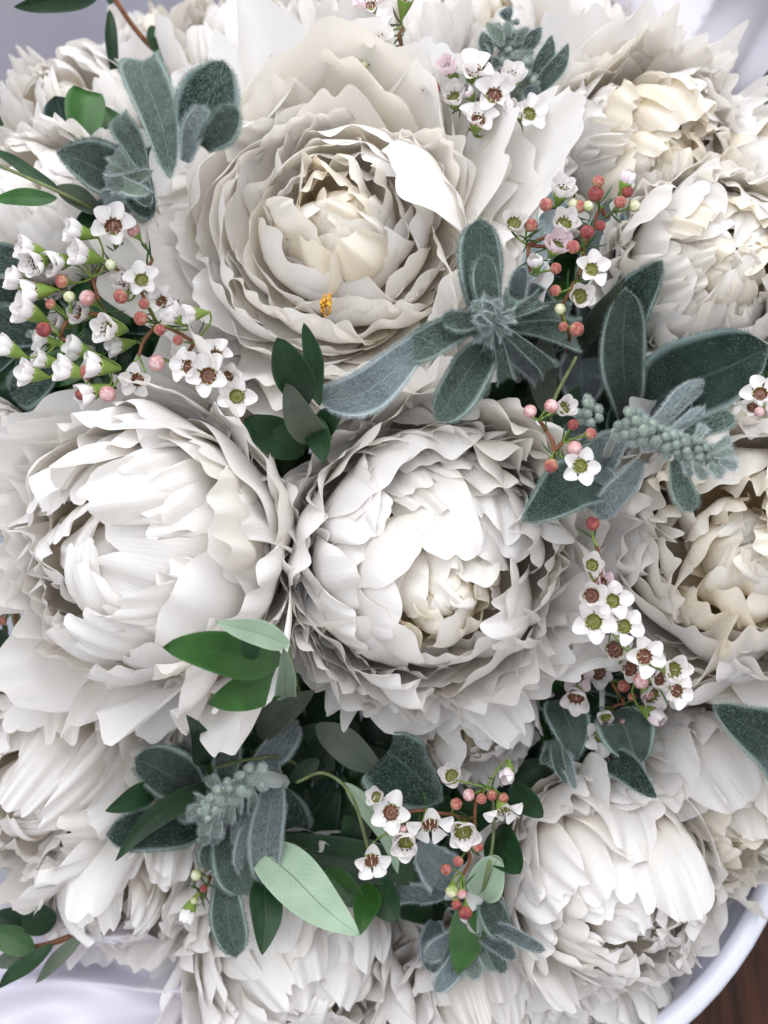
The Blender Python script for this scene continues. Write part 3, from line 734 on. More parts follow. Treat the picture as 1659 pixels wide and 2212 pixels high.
b = sprig('lambs_ear_shoot', 1345, 930, .46, 'largest woolly grey shoot with a knobbly flower spike and a long broad leaf', 'leaf shoot', WG)
stem(b, [P(1545, 995, .435), P(1440, 950, .432), P(1345, 925, .445), P(1320, 960, .48), P(1300, 1010, .55)], .0018, .0022, M_WSTEM)
for q in [(1375, 900, 1662, 748, 172, 'd', -.006, -.030, dict(bow=.08, shape='tongue', fuzz=1100)), (1350, 900, 1352, 626, 92, 'g', -.006, 0, dict(bow=.07, cupf=.6)),
          (1400, 925, 1522, 822, 42, 'b', -.012, -.006, dict(cupf=-.9)), (1455, 930, 1520, 880, 32, 'b', -.012, -.006, dict(cupf=-.8)),
          (1480, 938, 1585, 900, 44, 'd', -.008, -.002, {}), (1285, 1035, 1127, 1130, 128, 'd', -.004, 0, dict(shape='heart', bow=.06)),
          (1350, 935, 1272, 1018, 82, 'b', -.014, -.010, dict(bow=.12)), (1385, 995, 1294, 1122, 56, 'b', -.008, 0, dict(cupf=-.5)),
          (1300, 1010, 1290, 1110, 70, 'b', .0, .01, {}), (1455, 995, 1494, 1104, 46, 'g', -.012, -.004, {}), (1255, 880, 1258, 742, 95, 'b', .02, .0, dict(wave=.2)),
          (1290, 930, 1205, 945, 60, 'b', .0, .0, {}), (1300, 800, 1345, 650, 110, 'd', .03, .015, {}), (1345, 690, 1428, 566, 100, 'd', .018, .008, dict(shape='heart'))]:
    lam(b, *q[:8], **q[8])
spike(b, [(1340, 905, .428), (1400, 940, .424), (1480, 965, .424), (1560, 992, .43)], 74, .0050, .0026)
spike(b, [(1250, 880, .452), (1290, 905, .448)], 12, .004, .0026)
for ang, x, y in [(10, 1540, 985), (-20, 1550, 995), (-50, 1530, 1000), (-75, 1480, 990), (35, 1540, 970), (-60, 1500, 1000), (60, 1500, 955)]:
    lam(b, x, y, x + 44 * math.cos(rad(ang)), y - 40 * math.sin(rad(ang)), 20, 'p', -.012, -.012, fuzz=2600)

c = sprig('lambs_ear_shoot', 510, 1720, .47, 'drooping woolly shoot with rolled hanging leaves over a dark leaf thicket', 'leaf shoot', WG)
stem(c, [P(440, 1765, .46), P(500, 1705, .47), P(560, 1680, .49), P(610, 1690, .54)], .003, .004, M_WSTEM)
for q in [(440, 1690, 352, 1622, 64, 'd', .010, .008, {}), (430, 1705, 292, 1638, 104, 'g', .0, .0, dict(bow=.1)), (440, 1785, 232, 1803, 90, 'd', .008, .0, {}),
          (490, 1695, 497, 1596, 58, 'g', -.012, -.012, dict(cupf=.5)), (535, 1672, 641, 1558, 62, 'b', -.006, -.004, dict(cupf=.6)), (457, 1718, 458, 1675, 30, 'p', -.016, -.016, {}),
          (592, 1652, 572, 1910, 70, 'b', -.012, -.006, dict(cupf=.8, wave=.25)), (528, 1706, 512, 1850, 36, 'b', -.018, -.012, dict(cupf=-.9)),
          (545, 1712, 516, 1886, 36, 'b', -.014, -.010, dict(cupf=-.9)), (480, 1752, 462, 1824, 34, 'b', -.018, -.014, dict(cupf=-.7)), (450, 1780, 440, 1826, 24, 'p', -.016, -.014, {}),
          (438, 1738, 376, 1752, 54, 'p', -.012, -.010, {}), (480, 1790, 534, 1932, 92, 'g', -.002, -.002, dict(bow=.1)), (470, 1800, 460, 1880, 70, 'g', -.002, 0, {}),
          (478, 1890, 510, 2066, 72, 'g', .0, .0, dict(cupf=.5, bow=.05)), (600, 1700, 640, 1800, 90, 'd', .015, .02, {})]:
    lam(c, *q[:8], **q[8])
spike(c, [(570, 1675, .47), (520, 1695, .462), (470, 1730, .455), (440, 1755, .45)], 30, .0045, .0024)
for ang, x, y, ln in [(250, 520, 1712, 46), (262, 500, 1725, 52), (240, 480, 1735, 44), (225, 455, 1750, 40), (280, 540, 1700, 56), (200, 445, 1745, 44), (215, 470, 1722, 42), (265, 470, 1760, 48), (245, 450, 1770, 36), (140, 480, 1705, 34), (170, 450, 1735, 40), (190, 432, 1755, 30)]:
    lam(c, x, y, x + ln * math.cos(rad(ang)), y - ln * math.sin(rad(ang)), 24, 'p', -.026, -.024, fuzz=2600, cupf=.6, bow=.12)

e = sprig('lambs_ear_shoot', 285, 400, .50, 'woolly rosette with pointed upright leaves beside the widest peony', 'leaf shoot', WG)
stem(e, [P(280, 390, .47), P(300, 450, .50), P(330, 540, .56)], .003, .004, M_WSTEM)
for q in [(425, 300, 482, 132, 132, 'd', .0, -.01, dict(fuzz=400, shape='heart')), (362, 365, 340, 170, 92, 'g', -.01, -.02, dict(shape='olive')), (312, 370, 273, 254, 54, 'g', -.01, -.01, dict(shape='olive')),
          (400, 350, 441, 230, 46, 'b', -.02, -.03, dict(cupf=.6)), (440, 320, 508, 228, 64, 'g', -.015, -.03, {}), (280, 395, 124, 330, 116, 'g', .0, -.01, dict(shape='olive')),
          (300, 420, 322, 470, 60, 'd', .0, .0, {}), (270, 450, 190, 480, 60, 'd', .01, .01, {}), (300, 375, 328, 450, 50, 'g', -.008, -.006, {}),
          (290, 425, 235, 432, 34, 'b', -.010, -.008, {}), (300, 435, 245, 455, 40, 'g', -.006, -.004, {})]:
    lam(e, *q[:8], **q[8])
for ang, ln, w, x, y in [(130, 60, 24, 280, 370), (150, 50, 20, 275, 385), (110, 50, 22, 285, 360), (200, 48, 22, 275, 395), (225, 46, 22, 280, 405), (170, 40, 18, 265, 390), (80, 40, 18, 285, 370), (250, 40, 20, 280, 410), (20, 50, 24, 285, 385), (-20, 44, 24, 290, 400)]:
    lam(e, x, y, x + ln * math.cos(rad(ang)), y - ln * math.sin(rad(ang)), w * 1.4, 'p', -.026, -.026, fuzz=2600, bow=.15)

g = sprig('lambs_ear_shoot', 1110, 200, .56, 'upright woolly shoot crowned with small pale buds above the waxflower knot', 'leaf shoot', WG)
stem(g, [P(1095, 60, .54), P(1110, 150, .54), P(1125, 280, .56), P(1130, 380, .6)], .003, .004, M_WSTEM)
spike(g, [(1125, 200, .535), (1110, 130, .535), (1095, 60, .54)], 44, .0075, .0032)
for q in [(1150, 180, 1192, 78, 42, 'g'), (1150, 205, 1228, 95, 46, 'g'), (1096, 45, 1099, 14, 30, 'd'), (1130, 200, 1170, 205, 36, 'b'), (1120, 285, 1162, 356, 58, 'd'), (1060, 120, 1042, 70, 34, 'g'),
          (1060, 150, 1040, 95, 40, 'g'), (1130, 110, 1168, 60, 34, 'g'), (1065, 160, 985, 125, 40, 'd'), (1085, 100, 1052, 50, 30, 'p'), (1115, 95, 1140, 60, 26, 'p'), (1120, 140, 1150, 110, 28, 'p'), (1080, 140, 1050, 130, 28, 'p'), (1095, 80, 1095, 48, 24, 'p')]:
    x0, y0, x1, y1, w, tn = q
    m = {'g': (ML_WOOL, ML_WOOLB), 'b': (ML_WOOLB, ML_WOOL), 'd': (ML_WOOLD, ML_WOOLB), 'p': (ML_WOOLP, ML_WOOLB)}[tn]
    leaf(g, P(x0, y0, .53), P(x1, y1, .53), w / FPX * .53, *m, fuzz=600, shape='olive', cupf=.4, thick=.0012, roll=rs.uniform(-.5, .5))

h = sprig('lambs_ear_shoot', 1040, 2010, .50, 'splayed silvery shoot with narrow drooping leaves below the red bud cluster', 'leaf shoot', WG)
stem(h, [P(1035, 2020, .515), P(1040, 1960, .53), P(1060, 1880, .57)], .0015, .002, M_WSTEM)
for q in [(1045, 1935, 1100, 2028, 62, 'g', -.004, 0, {}), (1060, 2005, 1176, 2052, 30, 'b', 0, 0, dict(cupf=.8)), (1040, 2015, 1112, 2070, 40, 'b', 0, 0, {}), (1035, 2015, 1068, 2096, 40, 'p', -.004, 0, {}),
          (1030, 2015, 1022, 2114, 46, 'p', -.004, 0, {}), (1020, 2015, 940, 2142, 44, 'b', .004, .0, {}), (1015, 2005, 918, 2072, 44, 'b', .004, 0, {}), (1045, 2020, 1090, 2100, 34, 'g', .0, 0, {}),
          (1010, 2010, 960, 2105, 36, 'g', .0, 0, {}), (1030, 2010, 990, 2095, 40, 'b', .002, 0, {}), (940, 1990, 935, 2100, 60, 'b', .02, .01, {})]:
    lam(h, *q[:8], **q[8])

k_ = sprig('lambs_ear_shoot', 900, 1680, .49, 'dark curled woolly leaves with turned up rims just below the eyed peony', 'leaf shoot', WG)
stem(k_, [P(850, 1640, .53), P(870, 1700, .58), P(900, 1960, .58)], .0012, .002, M_WSTEM)
for q in [(835, 1625, 952, 1728, 165, 'd', -.02, -.024, dict(shape='heart', cupf=.75, wave=.12, bow=-.1, roll=.35)), (905, 1815, 985, 1920, 88, 'b', -.004, 0, dict(wave=.35, cupf=.2)), (972, 1935, 828, 1932, 40, 'b', .0, .0, dict(wave=.4))]:
    lam(k_, *q[:8], **q[8])

l_ = sprig('broadleaf_shoot', 1330, 1600, .49, 'veined sage green leaves hanging under the crowded waxflower string', 'leaf shoot', WG)
stem(l_, [P(1300, 1530, .52), P(1300, 1480, .545), P(1290, 1400, .58)], .0012, .002, M_WSTEM)
for q in [(1212, 1510, 1244, 1640, 92, 'g', .004, .0, dict(shape='heart', fuzz=600)), (1325, 1535, 1380, 1652, 122, 'g', -.002, .0, dict(shape='round', fuzz=600, cupf=.2)), (1325, 1640, 1416, 1722, 66, 'd', .004, .0, dict(shape='heart', fuzz=600)),
          (1300, 1500, 1240, 1560, 70, 'd', .02, .02, {}), (1195, 1600, 1222, 1690, 26, 'g', .0, 0, {}), (1205, 1610, 1245, 1706, 22, 'b', .004, 0, {}), (1185, 1600, 1195, 1660, 26, 'p', .0, 0, {}), (1215, 1620, 1232, 1670, 22, 'p', -.004, 0, {}), (1190, 1610, 1170, 1650, 24, 'g', .0, 0, {})]:
    lam(l_, *q[:8], **q[8])
m_ = sprig('broadleaf_shoot', 1660, 1590, .49, 'single broad dark sage leaf with furry margin under the swirled cream peony', 'leaf shoot', WG)
stem(m_, [P(1720, 1640, .49), P(1760, 1700, .56)], .002, .003, M_WSTEM)
lam(m_, 1725, 1655, 1538, 1520, 150, 'd', -.0, -.0, shape='heart', fuzz=700, bow=.08)
n_ = sprig('broadleaf_shoot', 20, 690, .53, 'dusky grey green leaves peeping out under the waxflower spray', 'leaf shoot', WG)
stem(n_, [P(60, 720, .54), P(200, 760, .57)], .002, .003, M_WSTEM)
for q in [(90, 730, -20, 690, 90, 'd', .02, .01, {}), (80, 650, -20, 600, 80, 'd', .02, .02, {}), (120, 800, 30, 860, 80, 'd', .02, .02, {}), (60, 560, -30, 560, 70, 'd', .01, .01, {})]:
    lam(n_, *q[:8], **q[8])

# ---------------------------------------------------------------- olive sprigs
OG = 'smooth olive sprigs among the peonies'
def olive(x, y, d, label, leaves, st):
    o = sprig('olive_sprig', x, y, d, label, 'olive sprig', OG)
    stem(o, [P(q[0], q[1], q[2] + .006) for q in st], .0008, .0011, M_OSTEM)
    for q in leaves:
        kw = q[8] if len(q) > 8 else {}
        ol(o, *q[:8], **kw)
    return o
olive(660, 930, .48, 'olive sprig of dark rounded leaves and one pale leaf between three peonies',
      [(662, 885, 598, 728, 84, 'd', -.01, -.006, dict(shape='blunt')), (692, 880, 655, 694, 44, 'd', -.004, .0, dict(shape='blunt')), (668, 945, 622, 836, 70, 'y', -.024, -.022, dict(shape='blunt')), (655, 980, 529, 905, 84, 'd', -.016, -.022, dict(shape='blunt')), (665, 960, 540, 896, 64, 'd', -.006, -.012, dict(shape='blunt')),
       (690, 930, 740, 880, 60, 'd', .02, .02), (680, 900, 700, 1000, 60, 'd', .02, .03)],
      [(665, 880, .47), (670, 940, .48), (690, 1000, .56)])
olive(610, 1420, .48, 'olive sprig with two glossy bright leaves lying against the eyed peony',
      [(628, 1394, 463, 1342, 60, 's', -.034, -.030, dict(roll=.1)), (612, 1425, 356, 1398, 96, 'g', -.030, -.028, dict(shape='blunt', roll=.05)), (628, 1460, 458, 1518, 90, 'g', -.046, -.050, dict(shape='blunt', roll=.05)), (612, 1400, 626, 1502, 48, 's', -.046, -.046),
       (545, 1372, 538, 1424, 46, 'd', -.036, -.036, dict(shape='round')), (640, 1500, 560, 1575, 72, 'y', .006, .01)],
      [(640, 1480, .49), (625, 1410, .47), (660, 1550, .57)])
olive(560, 1600, .50, 'shaded olive leaves clustered behind the drooping woolly shoot',
      [(560, 1585, 678, 1492, 74, 'y', .0, .0), (456, 1645, 398, 1538, 60, 'd', .002, .0), (560, 1610, 480, 1540, 66, 'd', .012, .012), (520, 1600, 470, 1520, 70, 'd', .015, .02), (620, 1640, 600, 1540, 80, 'd', .02, .015),
       (640, 1640, 700, 1560, 80, 'd', .025, .02), (340, 1700, 228, 1752, 58, 'd', .002, .0), (452, 1690, 250, 1860, 54, 'd', -.016, -.006, dict(bow=.05, side=.08)), (590, 1640, 520, 1690, 80, 'd', .03, .03), (660, 1700, 700, 1790, 90, 'd', .03, .03)],
      [(460, 1660, .49), (540, 1640, .52), (620, 1640, .54), (700, 1700, .58)])
olive(760, 1800, .50, 'olive sprig with one huge pale sage leaf and dark leaves spreading below',
      [(682, 1565, 834, 1670, 76, 'y', .0, .0), (745, 1690, 860, 1888, 50, 's', -.006, -.004, dict(side=-.08)), (590, 1815, 950, 1905, 100, 'd', .004, .0), (545, 1826, 776, 2020, 118, 's', -.018, -.022, dict(bow=.04)),
       (572, 1885, 567, 2062, 78, 'd', .0, .0), (800, 1905, 775, 2022, 64, 'g', .004, .0), (810, 1900, 858, 1990, 70, 'd', .004, .0, dict(shape='round')), (700, 1880, 790, 1960, 70, 'g', .008, .006), (752, 1840, 785, 1748, 66, 'd', .004, .004, dict(shape='round')),
       (690, 1640, 620, 1690, 40, 'd', .0, .0), (860, 1870, 930, 1800, 70, 'd', .02, .02), (820, 1800, 850, 1700, 80, 'd', .03, .03)],
      [(640, 1690, .50), (700, 1670, .51), (760, 1720, .51), (800, 1850, .53), (830, 1950, .58)])
olive(1060, 1820, .50, 'olive sprig with small rounded leaves round the red bud cluster',
      [(1030, 1935, 988, 2106, 84, 'g', -.008, -.002), (1075, 1855, 1033, 1938, 80, 's', -.008, -.006, dict(shape='round')), (1072, 1795, 1122, 1885, 84, 'd', .0, .0, dict(shape='round')), (1105, 1698, 1174, 1766, 56, 'd', .0, .0, dict(shape='round')),
       (1060, 1780, 1030, 1850, 60, 'd', .006, .006), (1060, 1730, 1000, 1790, 80, 'd', .02, .02), (1000, 1800, 930, 1870, 90, 'd', .02, .02), (1040, 1850, 960, 1960, 90, 'd', .02, .02)],
      [(1064, 1700, .50), (1066, 1800, .50), (1050, 1900, .50), (1020, 1990, .56)])
olive(1195, 850, .47, 'olive sprig with a long straight leaf and an upright one between woolly shoots',
      [(1248, 760, 1353, 596, 42, 'y', -.006, -.004, dict(bow=.03)), (1178, 895, 1176, 704, 64, 'y', -.008, -.012, dict(bow=.04)), (1200, 925, 1252, 835, 38, 'd', -.004, -.002), (1180, 930, 1150, 800, 70, 'd', .02, .02), (1240, 900, 1290, 800, 90, 'd', .04, .03)],
      [(1245, 770, .46), (1190, 890, .47), (1210, 980, .55)])
olive(120, 410, .52, 'thin olive twig of narrow leaves crossing in front of white petals',
      [(125, 405, -25, 322, 28, 'd', -.006, .0), (125, 428, -20, 430, 40, 'g', -.006, .0), (120, 404, 224, 460, 50, 'y', -.008, -.004), (220, 470, 160, 500, 60, 'd', .0, .0)],
      [(-30, 345, .51), (122, 412, .505), (235, 470, .53)])
def olive2(x, y, d, label, leaves, st):
    o = sprig('olive_sprig', x, y, d, label, 'olive sprig', OG)
    stem(o, [P(*q) for q in st], .0014, .0018, M_BROWN)
    for x0, y0, d0, x1, y1, d1, w, tn in leaves:
        m = {'d': (ML_DARK, ML_GREY), 'g': (ML_GREEN, ML_GREY), 's': (ML_SAGE, ML_DARK), 'y': (ML_GREY, ML_DARK)}[tn]
        leaf(o, P(x0, y0, d0), P(x1, y1, d1), w / FPX * d0, *m, shape='olive', bow=.05, roll=rs.uniform(-.3, .3))
    return o
olive2(100, 2040, .56, 'olive sprig of small dark leaves lying on the folded lavender tissue',
       [(105, 2015, .56, 58, 1945, .555, 74, 'd'), (60, 2010, .57, -20, 1975, .57, 70, 'd'), (75, 2052, .555, -30, 2005, .555, 62, 'g'), (115, 2040, .55, -5, 2136, .555, 40, 'd'), (182, 2008, .555, 76, 2126, .56, 34, 'y'), (70, 2050, .56, -20, 2085, .56, 40, 'y')],
       [(-30, 2045, .565), (80, 2045, .56), (180, 2010, .565), (260, 1960, .59)])
olive2(300, 60, .62, 'blurred olive twig leaning over the paper wall above the small dim peony',
       [(215, -10, .58, 30, 14, .58, 52, 'd'), (236, 20, .62, 246, 185, .63, 30, 'd'), (325, 55, .63, 362, 135, .64, 50, 'd'), (238, 10, .62, 240, -60, .62, 30, 'd'), (200, 130, .66, 140, 165, .66, 44, 'd')],
       [(230, -30, .61), (290, 60, .625), (350, 120, .64), (430, 160, .66)])
olive2(1645, 230, .66, 'dark blurred olive leaves between the standing tissue and a white peony',
       [(1680, 140, .68, 1630, 260, .68, 50, 'd'), (1690, 210, .66, 1625, 290, .66, 46, 'y'), (1700, 190, .68, 1640, 200, .68, 50, 'd')],
       [(1700, 180, .67), (1660, 260, .68), (1640, 330, .7)])

# filler leaves added deep between the stems, so the gaps go dark
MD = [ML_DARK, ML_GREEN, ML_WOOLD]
BR = [('leafy filler branch added to darken the gap behind the waxflower spray', [(20, 640), (150, 700), (300, 760), (470, 830)]),
                 ('leafy filler branch added to darken the gap under the olive leaves between three peonies', [(560, 850), (640, 900), (720, 980), (620, 1050)]),
                 ('leafy filler branch added to darken the gap under the bud sprig between the woolly shoots', [(1150, 520), (1200, 700), (1270, 850), (1260, 1000)]),
                 ('leafy filler branch added to darken the gap behind the crowded waxflower string', [(1280, 1080), (1290, 1250), (1300, 1400), (1400, 1500), (1230, 1600)]),
                 ('leafy filler branch added to darken the gap under the drooping woolly shoot', [(420, 1600), (520, 1640), (600, 1560), (640, 1700), (480, 1830)]),
                 ('leafy filler branch added to darken the gap under the huge pale sage leaf', [(620, 1640), (740, 1700), (850, 1760), (980, 1850), (880, 1920), (1010, 1960)]),
                 ('leafy filler branch added to darken the gap under the widest peony and its waxflower knot', [(1130, 300), (1160, 420), (1180, 520)]),
                 ('leafy filler branch added to darken the gap under the woolly rosette with pointed leaves', [(220, 420), (300, 520), (250, 600), (330, 640)]),
                 ('leafy filler branch added to darken the gap between the loose peony and the peony turned aside', [(10, 1350), (30, 1450), (180, 1500), (60, 1250)]),
                 ('leafy filler branch added to darken the gap between the frilly and the swirled cream peonies', [(1420, 760), (1520, 800), (1640, 830), (1600, 1560), (1480, 1560)]),
                 ('leafy filler branch added to darken the gap at the far side behind the soft peonies', [(330, 190), (420, 240), (600, 260), (1150, 110), (1190, 200)])]
GAPS = [[] for _ in BR]
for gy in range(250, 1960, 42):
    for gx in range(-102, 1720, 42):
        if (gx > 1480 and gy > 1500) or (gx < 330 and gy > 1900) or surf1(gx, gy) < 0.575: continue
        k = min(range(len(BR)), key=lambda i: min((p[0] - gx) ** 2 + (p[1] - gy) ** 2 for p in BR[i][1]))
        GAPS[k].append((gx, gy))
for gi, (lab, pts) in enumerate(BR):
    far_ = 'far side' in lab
    o = sprig('filler_branch', pts[0][0], pts[0][1], .76 if far_ else .62, lab, 'foliage', 'leafy filler branches added to darken the gaps between blooms')
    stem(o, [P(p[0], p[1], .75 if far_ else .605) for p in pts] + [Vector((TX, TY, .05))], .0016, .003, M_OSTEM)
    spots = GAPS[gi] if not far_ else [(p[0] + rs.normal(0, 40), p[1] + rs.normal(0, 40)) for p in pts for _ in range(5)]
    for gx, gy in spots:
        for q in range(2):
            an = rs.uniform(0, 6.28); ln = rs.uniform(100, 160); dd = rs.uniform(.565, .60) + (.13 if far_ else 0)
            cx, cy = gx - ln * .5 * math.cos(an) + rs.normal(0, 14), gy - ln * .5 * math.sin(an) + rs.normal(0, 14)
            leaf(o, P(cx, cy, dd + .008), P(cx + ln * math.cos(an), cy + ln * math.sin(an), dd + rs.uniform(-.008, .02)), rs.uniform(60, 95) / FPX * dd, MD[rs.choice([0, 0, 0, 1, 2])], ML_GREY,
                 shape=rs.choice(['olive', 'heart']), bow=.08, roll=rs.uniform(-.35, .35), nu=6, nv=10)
# ---------------------------------------------------------------- waxflower
M_WPET = simple_mat('waxflower_petal', (0.80, 0.78, 0.78), 0.42, trans=(0.85, 0.80, 0.78), tfac=0.22, var=0.06, vscale=300, spec=0.45)
M_WPINK = simple_mat('waxflower_petal_pink', (0.78, 0.66, 0.71), 0.42, trans=(0.85, 0.7, 0.74), tfac=0.22, var=0.10, vscale=260, spec=0.45)
M_WGREEN = simple_mat('waxflower_green', (0.17, 0.26, 0.05), 0.45, var=0.3, vscale=350)
M_CUPG = simple_mat('nectar_green', (0.14, 0.16, 0.02), 0.3, var=0.35, vscale=500)
M_CUPR = simple_mat('nectar_maroon', (0.13, 0.045, 0.022), 0.35, var=0.45, vscale=500)
M_STAM = simple_mat('filament_cream', (0.62, 0.55, 0.42), 0.5)
M_ANTH = simple_mat('anther_brown', (0.11, 0.035, 0.015), 0.6)
M_NEED = simple_mat('needle_green', (0.035, 0.085, 0.02), 0.45, var=0.3, vscale=200)
def bud_mat(name, a, b, c):
    m, nt, ns, L = new_mat(name); out = ns.new('ShaderNodeOutputMaterial'); uv = ns.new('ShaderNodeUVMap'); sep = ns.new('ShaderNodeSeparateXYZ'); L.new(uv.outputs[0], sep.inputs[0])
    tc = ns.new('ShaderNodeTexCoord'); oi = ns.new('ShaderNodeObjectInfo')
    nz = node(ns, 'ShaderNodeTexNoise', noise_dimensions='4D', in_Scale=2.2, in_Detail=4.0); L.new(tc.outputs['Object'], nz.inputs['Vector'])
    mw = node(ns, 'ShaderNodeMath', operation='MULTIPLY'); mw.inputs[1].default_value = 50; L.new(oi.outputs['Random'], mw.inputs[0]); L.new(mw.outputs[0], nz.inputs['W'])
    ma = node(ns, 'ShaderNodeMath', operation='MULTIPLY_ADD'); ma.inputs[1].default_value = 1.5; L.new(nz.outputs[0], ma.inputs[0])
    sb = node(ns, 'ShaderNodeMath', operation='MULTIPLY_ADD'); sb.inputs[1].default_value = 0.6; sb.inputs[2].default_value = -0.55; L.new(sep.outputs[1], sb.inputs[0]); L.new(sb.outputs[0], ma.inputs[2])
    r = ramp(ns, [(0.25, a), (0.5, b), (0.75, c)]); L.new(ma.outputs[0], r.inputs[0])
    n3 = node(ns, 'ShaderNodeTexNoise', in_Scale=14.0, in_Detail=2.0); L.new(tc.outputs['Object'], n3.inputs['Vector'])
    bp = node(ns, 'ShaderNodeBump', in_Strength=0.35, in_Distance=0.15); L.new(n3.outputs[0], bp.inputs['Height'])
    p = node(ns, 'ShaderNodeBsdfPrincipled', in_Roughness=0.42); L.new(r.outputs[0], p.inputs['Base Color']); L.new(bp.outputs[0], p.inputs['Normal']); L.new(p.outputs[0], out.inputs[0]); return m
M_BUDR = bud_mat('bud_red', (0.40, 0.30, 0.16), (0.40, 0.15, 0.11), (0.27, 0.055, 0.055))
M_BUDP = bud_mat('bud_pink', (0.42, 0.16, 0.12), (0.50, 0.25, 0.25), (0.62, 0.45, 0.45))
M_BUDG = bud_mat('bud_green', (0.24, 0.32, 0.08), (0.46, 0.50, 0.26), (0.66, 0.64, 0.50))
M_BUDD = bud_mat('bud_dark', (0.30, 0.10, 0.06), (0.28, 0.05, 0.045), (0.14, 0.02, 0.025))

def lathe(name, prof, k=12, wob=0.0):
    V, Fc, uv = [], [], []
    n = len(prof)
    for j, (r, z) in enumerate(prof):
        for i in range(k):
            an = 2 * math.pi * i / k; q = r * (1 + wob * math.sin(5 * an))
            V.append((q * math.cos(an), q * math.sin(an), z)); uv.append((i / k, j / (n - 1)))
    for j in range(n - 1):
        for i in range(k): Fc.append((j * k + i, j * k + (i + 1) % k, (j + 1) * k + (i + 1) % k, (j + 1) * k + i))
    return mesh(name, V, Fc, uv)

def wax_petal(tilt, mat, curl):
    nu, nv = 10, 11
    u = np.linspace(-1, 1, nu + 1)[None, :]; v = np.sin(np.linspace(0, 1, nv + 1) * math.pi / 2)[:, None]
    w = 0.46 * np.sqrt(np.clip(1 - ((v - 0.52) / 0.50) ** 2, 0.0, 1)); w = np.where(v < 0.52, np.maximum(w, 0.20), w)
    w = np.maximum(w, 0.015)
    x = u * w; L = 0.86
    ang = tilt + curl * (v - 0.3)
    st_ = np.diff(v, axis=0, prepend=0.0) * L; dr = np.cumsum(np.cos(ang) * st_, axis=0); dz = np.cumsum(np.sin(ang) * st_, axis=0)
    cupz = 0.95 * (x ** 2) / 0.40
    rr = 0.40 + dr - np.sin(ang) * cupz; zz = dz + np.cos(ang) * cupz + 0.02 * np.sin(u * 5 + 1) * v
    co = np.stack([rr * np.ones_like(u), x * np.ones_like(v), zz * np.ones_like(u)], -1).reshape(-1, 3)
    me = mesh('petal', co, grid_faces(nu, nv)); me.materials.append(mat); return me
WP = {('o', 0): wax_petal(0.42, M_WPET, 0.5), ('o', 1): wax_petal(0.42, M_WPINK, 0.5), ('h', 0): wax_petal(0.95, M_WPET, 0.9), ('h', 1): wax_petal(0.95, M_WPINK, 0.9),
      ('c', 0): wax_petal(1.25, M_WPET, 1.5), ('c', 1): wax_petal(1.25, M_WPINK, 1.5), ('f', 0): wax_petal(0.05, M_WPET, 0.3), ('f', 1): wax_petal(0.05, M_WPINK, 0.3)}
CALYX = lathe('blossom', [(0.07, -1.05), (0.12, -0.9), (0.24, -0.62), (0.36, -0.3), (0.43, -0.06), (0.45, 0.02), (0.41, 0.03)], 12, 0.05); CALYX.materials.append(M_WGREEN)
CUP = {}
for key, mt in (('g', M_CUPG), ('m', M_CUPR)):
    CUP[key] = lathe('nectar_cup', [(0.41, 0.03), (0.38, -0.06), (0.28, -0.13), (0.15, -0.10), (0.001, -0.04)], 12); CUP[key].materials.append(mt)
def stamen_ring():
    V, Fc, mi = [], [], []
    def add(pts, rad_, m):
        v, f = tube_arrays(pts, rad_, 4, 2); n = len(V); V.extend(v); Fc.extend([tuple(i + n for i in t) for t in f]); mi.extend([m] * len(f))
    for k in range(10):
        an = k * 0.6283 + rs.uniform(-.1, .1); h = rs.uniform(0.20, 0.32)
        c, s = math.cos(an), math.sin(an)
        tip = Vector((0.33 * c, 0.33 * s, h))
        add([Vector((0.42 * c, 0.42 * s, 0.02)), Vector((0.43 * c, 0.43 * s, h * 0.7)), tip], [0.030, 0.024, 0.018], 0)
        add([tip - Vector((0.03 * c, 0.03 * s, 0)), tip, tip + Vector((0.03 * c, 0.03 * s, 0.035))], [0.02, 0.062, 0.02], 1)
    add([Vector((0, 0, -0.06)), Vector((0.01, 0.0, 0.15)), Vector((0.03, 0.02, 0.34))], [0.035, 0.028, 0.035], 0)
    me = mesh('stamens', [tuple(v) for v in V], Fc, None, mi); me.materials.append(M_STAM); me.materials.append(M_ANTH); return me
STAM = stamen_ring()
BUDS = {}
for key, mt in (('r', M_BUDR), ('p', M_BUDP), ('g', M_BUDG), ('d', M_BUDD)):
    BUDS[key] = lathe('bud', [(0.42, -0.72), (0.72, -0.5), (0.94, -0.18), (1.0, 0.12), (0.93, 0.45), (0.72, 0.74), (0.42, 0.92), (0.18, 0.99), (0.001, 1.0)], 14, 0.02); BUDS[key].materials.append(mt)
BCAL = lathe('bud_calyx', [(0.14, -1.9), (0.2, -1.6), (0.42, -1.1), (0.66, -0.68), (0.80, -0.42), (0.78, -0.36)], 12); BCAL.materials.append(M_WGREEN)
def needle():
    V, Fc = tube_arrays([Vector((0, 0, 0)), Vector((0, .1, .35)), Vector((0, .14, .7)), Vector((0, .1, 1))], [.03, .05, .045, .008], 5, 3)
    me = mesh('needle_leaf', [tuple(v) for v in V], Fc); me.materials.append(M_NEED); return me
NEED = needle()

def put(name, me, parent, loc=(0, 0, 0), rot=None, s=1.0):
    o = bpy.data.objects.new(name, me); COL.objects.link(o); o.parent = parent; o.location = loc
    if rot is not None: o.rotation_euler = rot
    o.scale = (s, s, s); return o

def face_rot(dirv, spin=0.0):
    q = Vector(dirv).to_track_quat('Z', 'Y')
    return (q.to_matrix() @ Matrix.Rotation(spin, 3, 'Z')).to_euler()

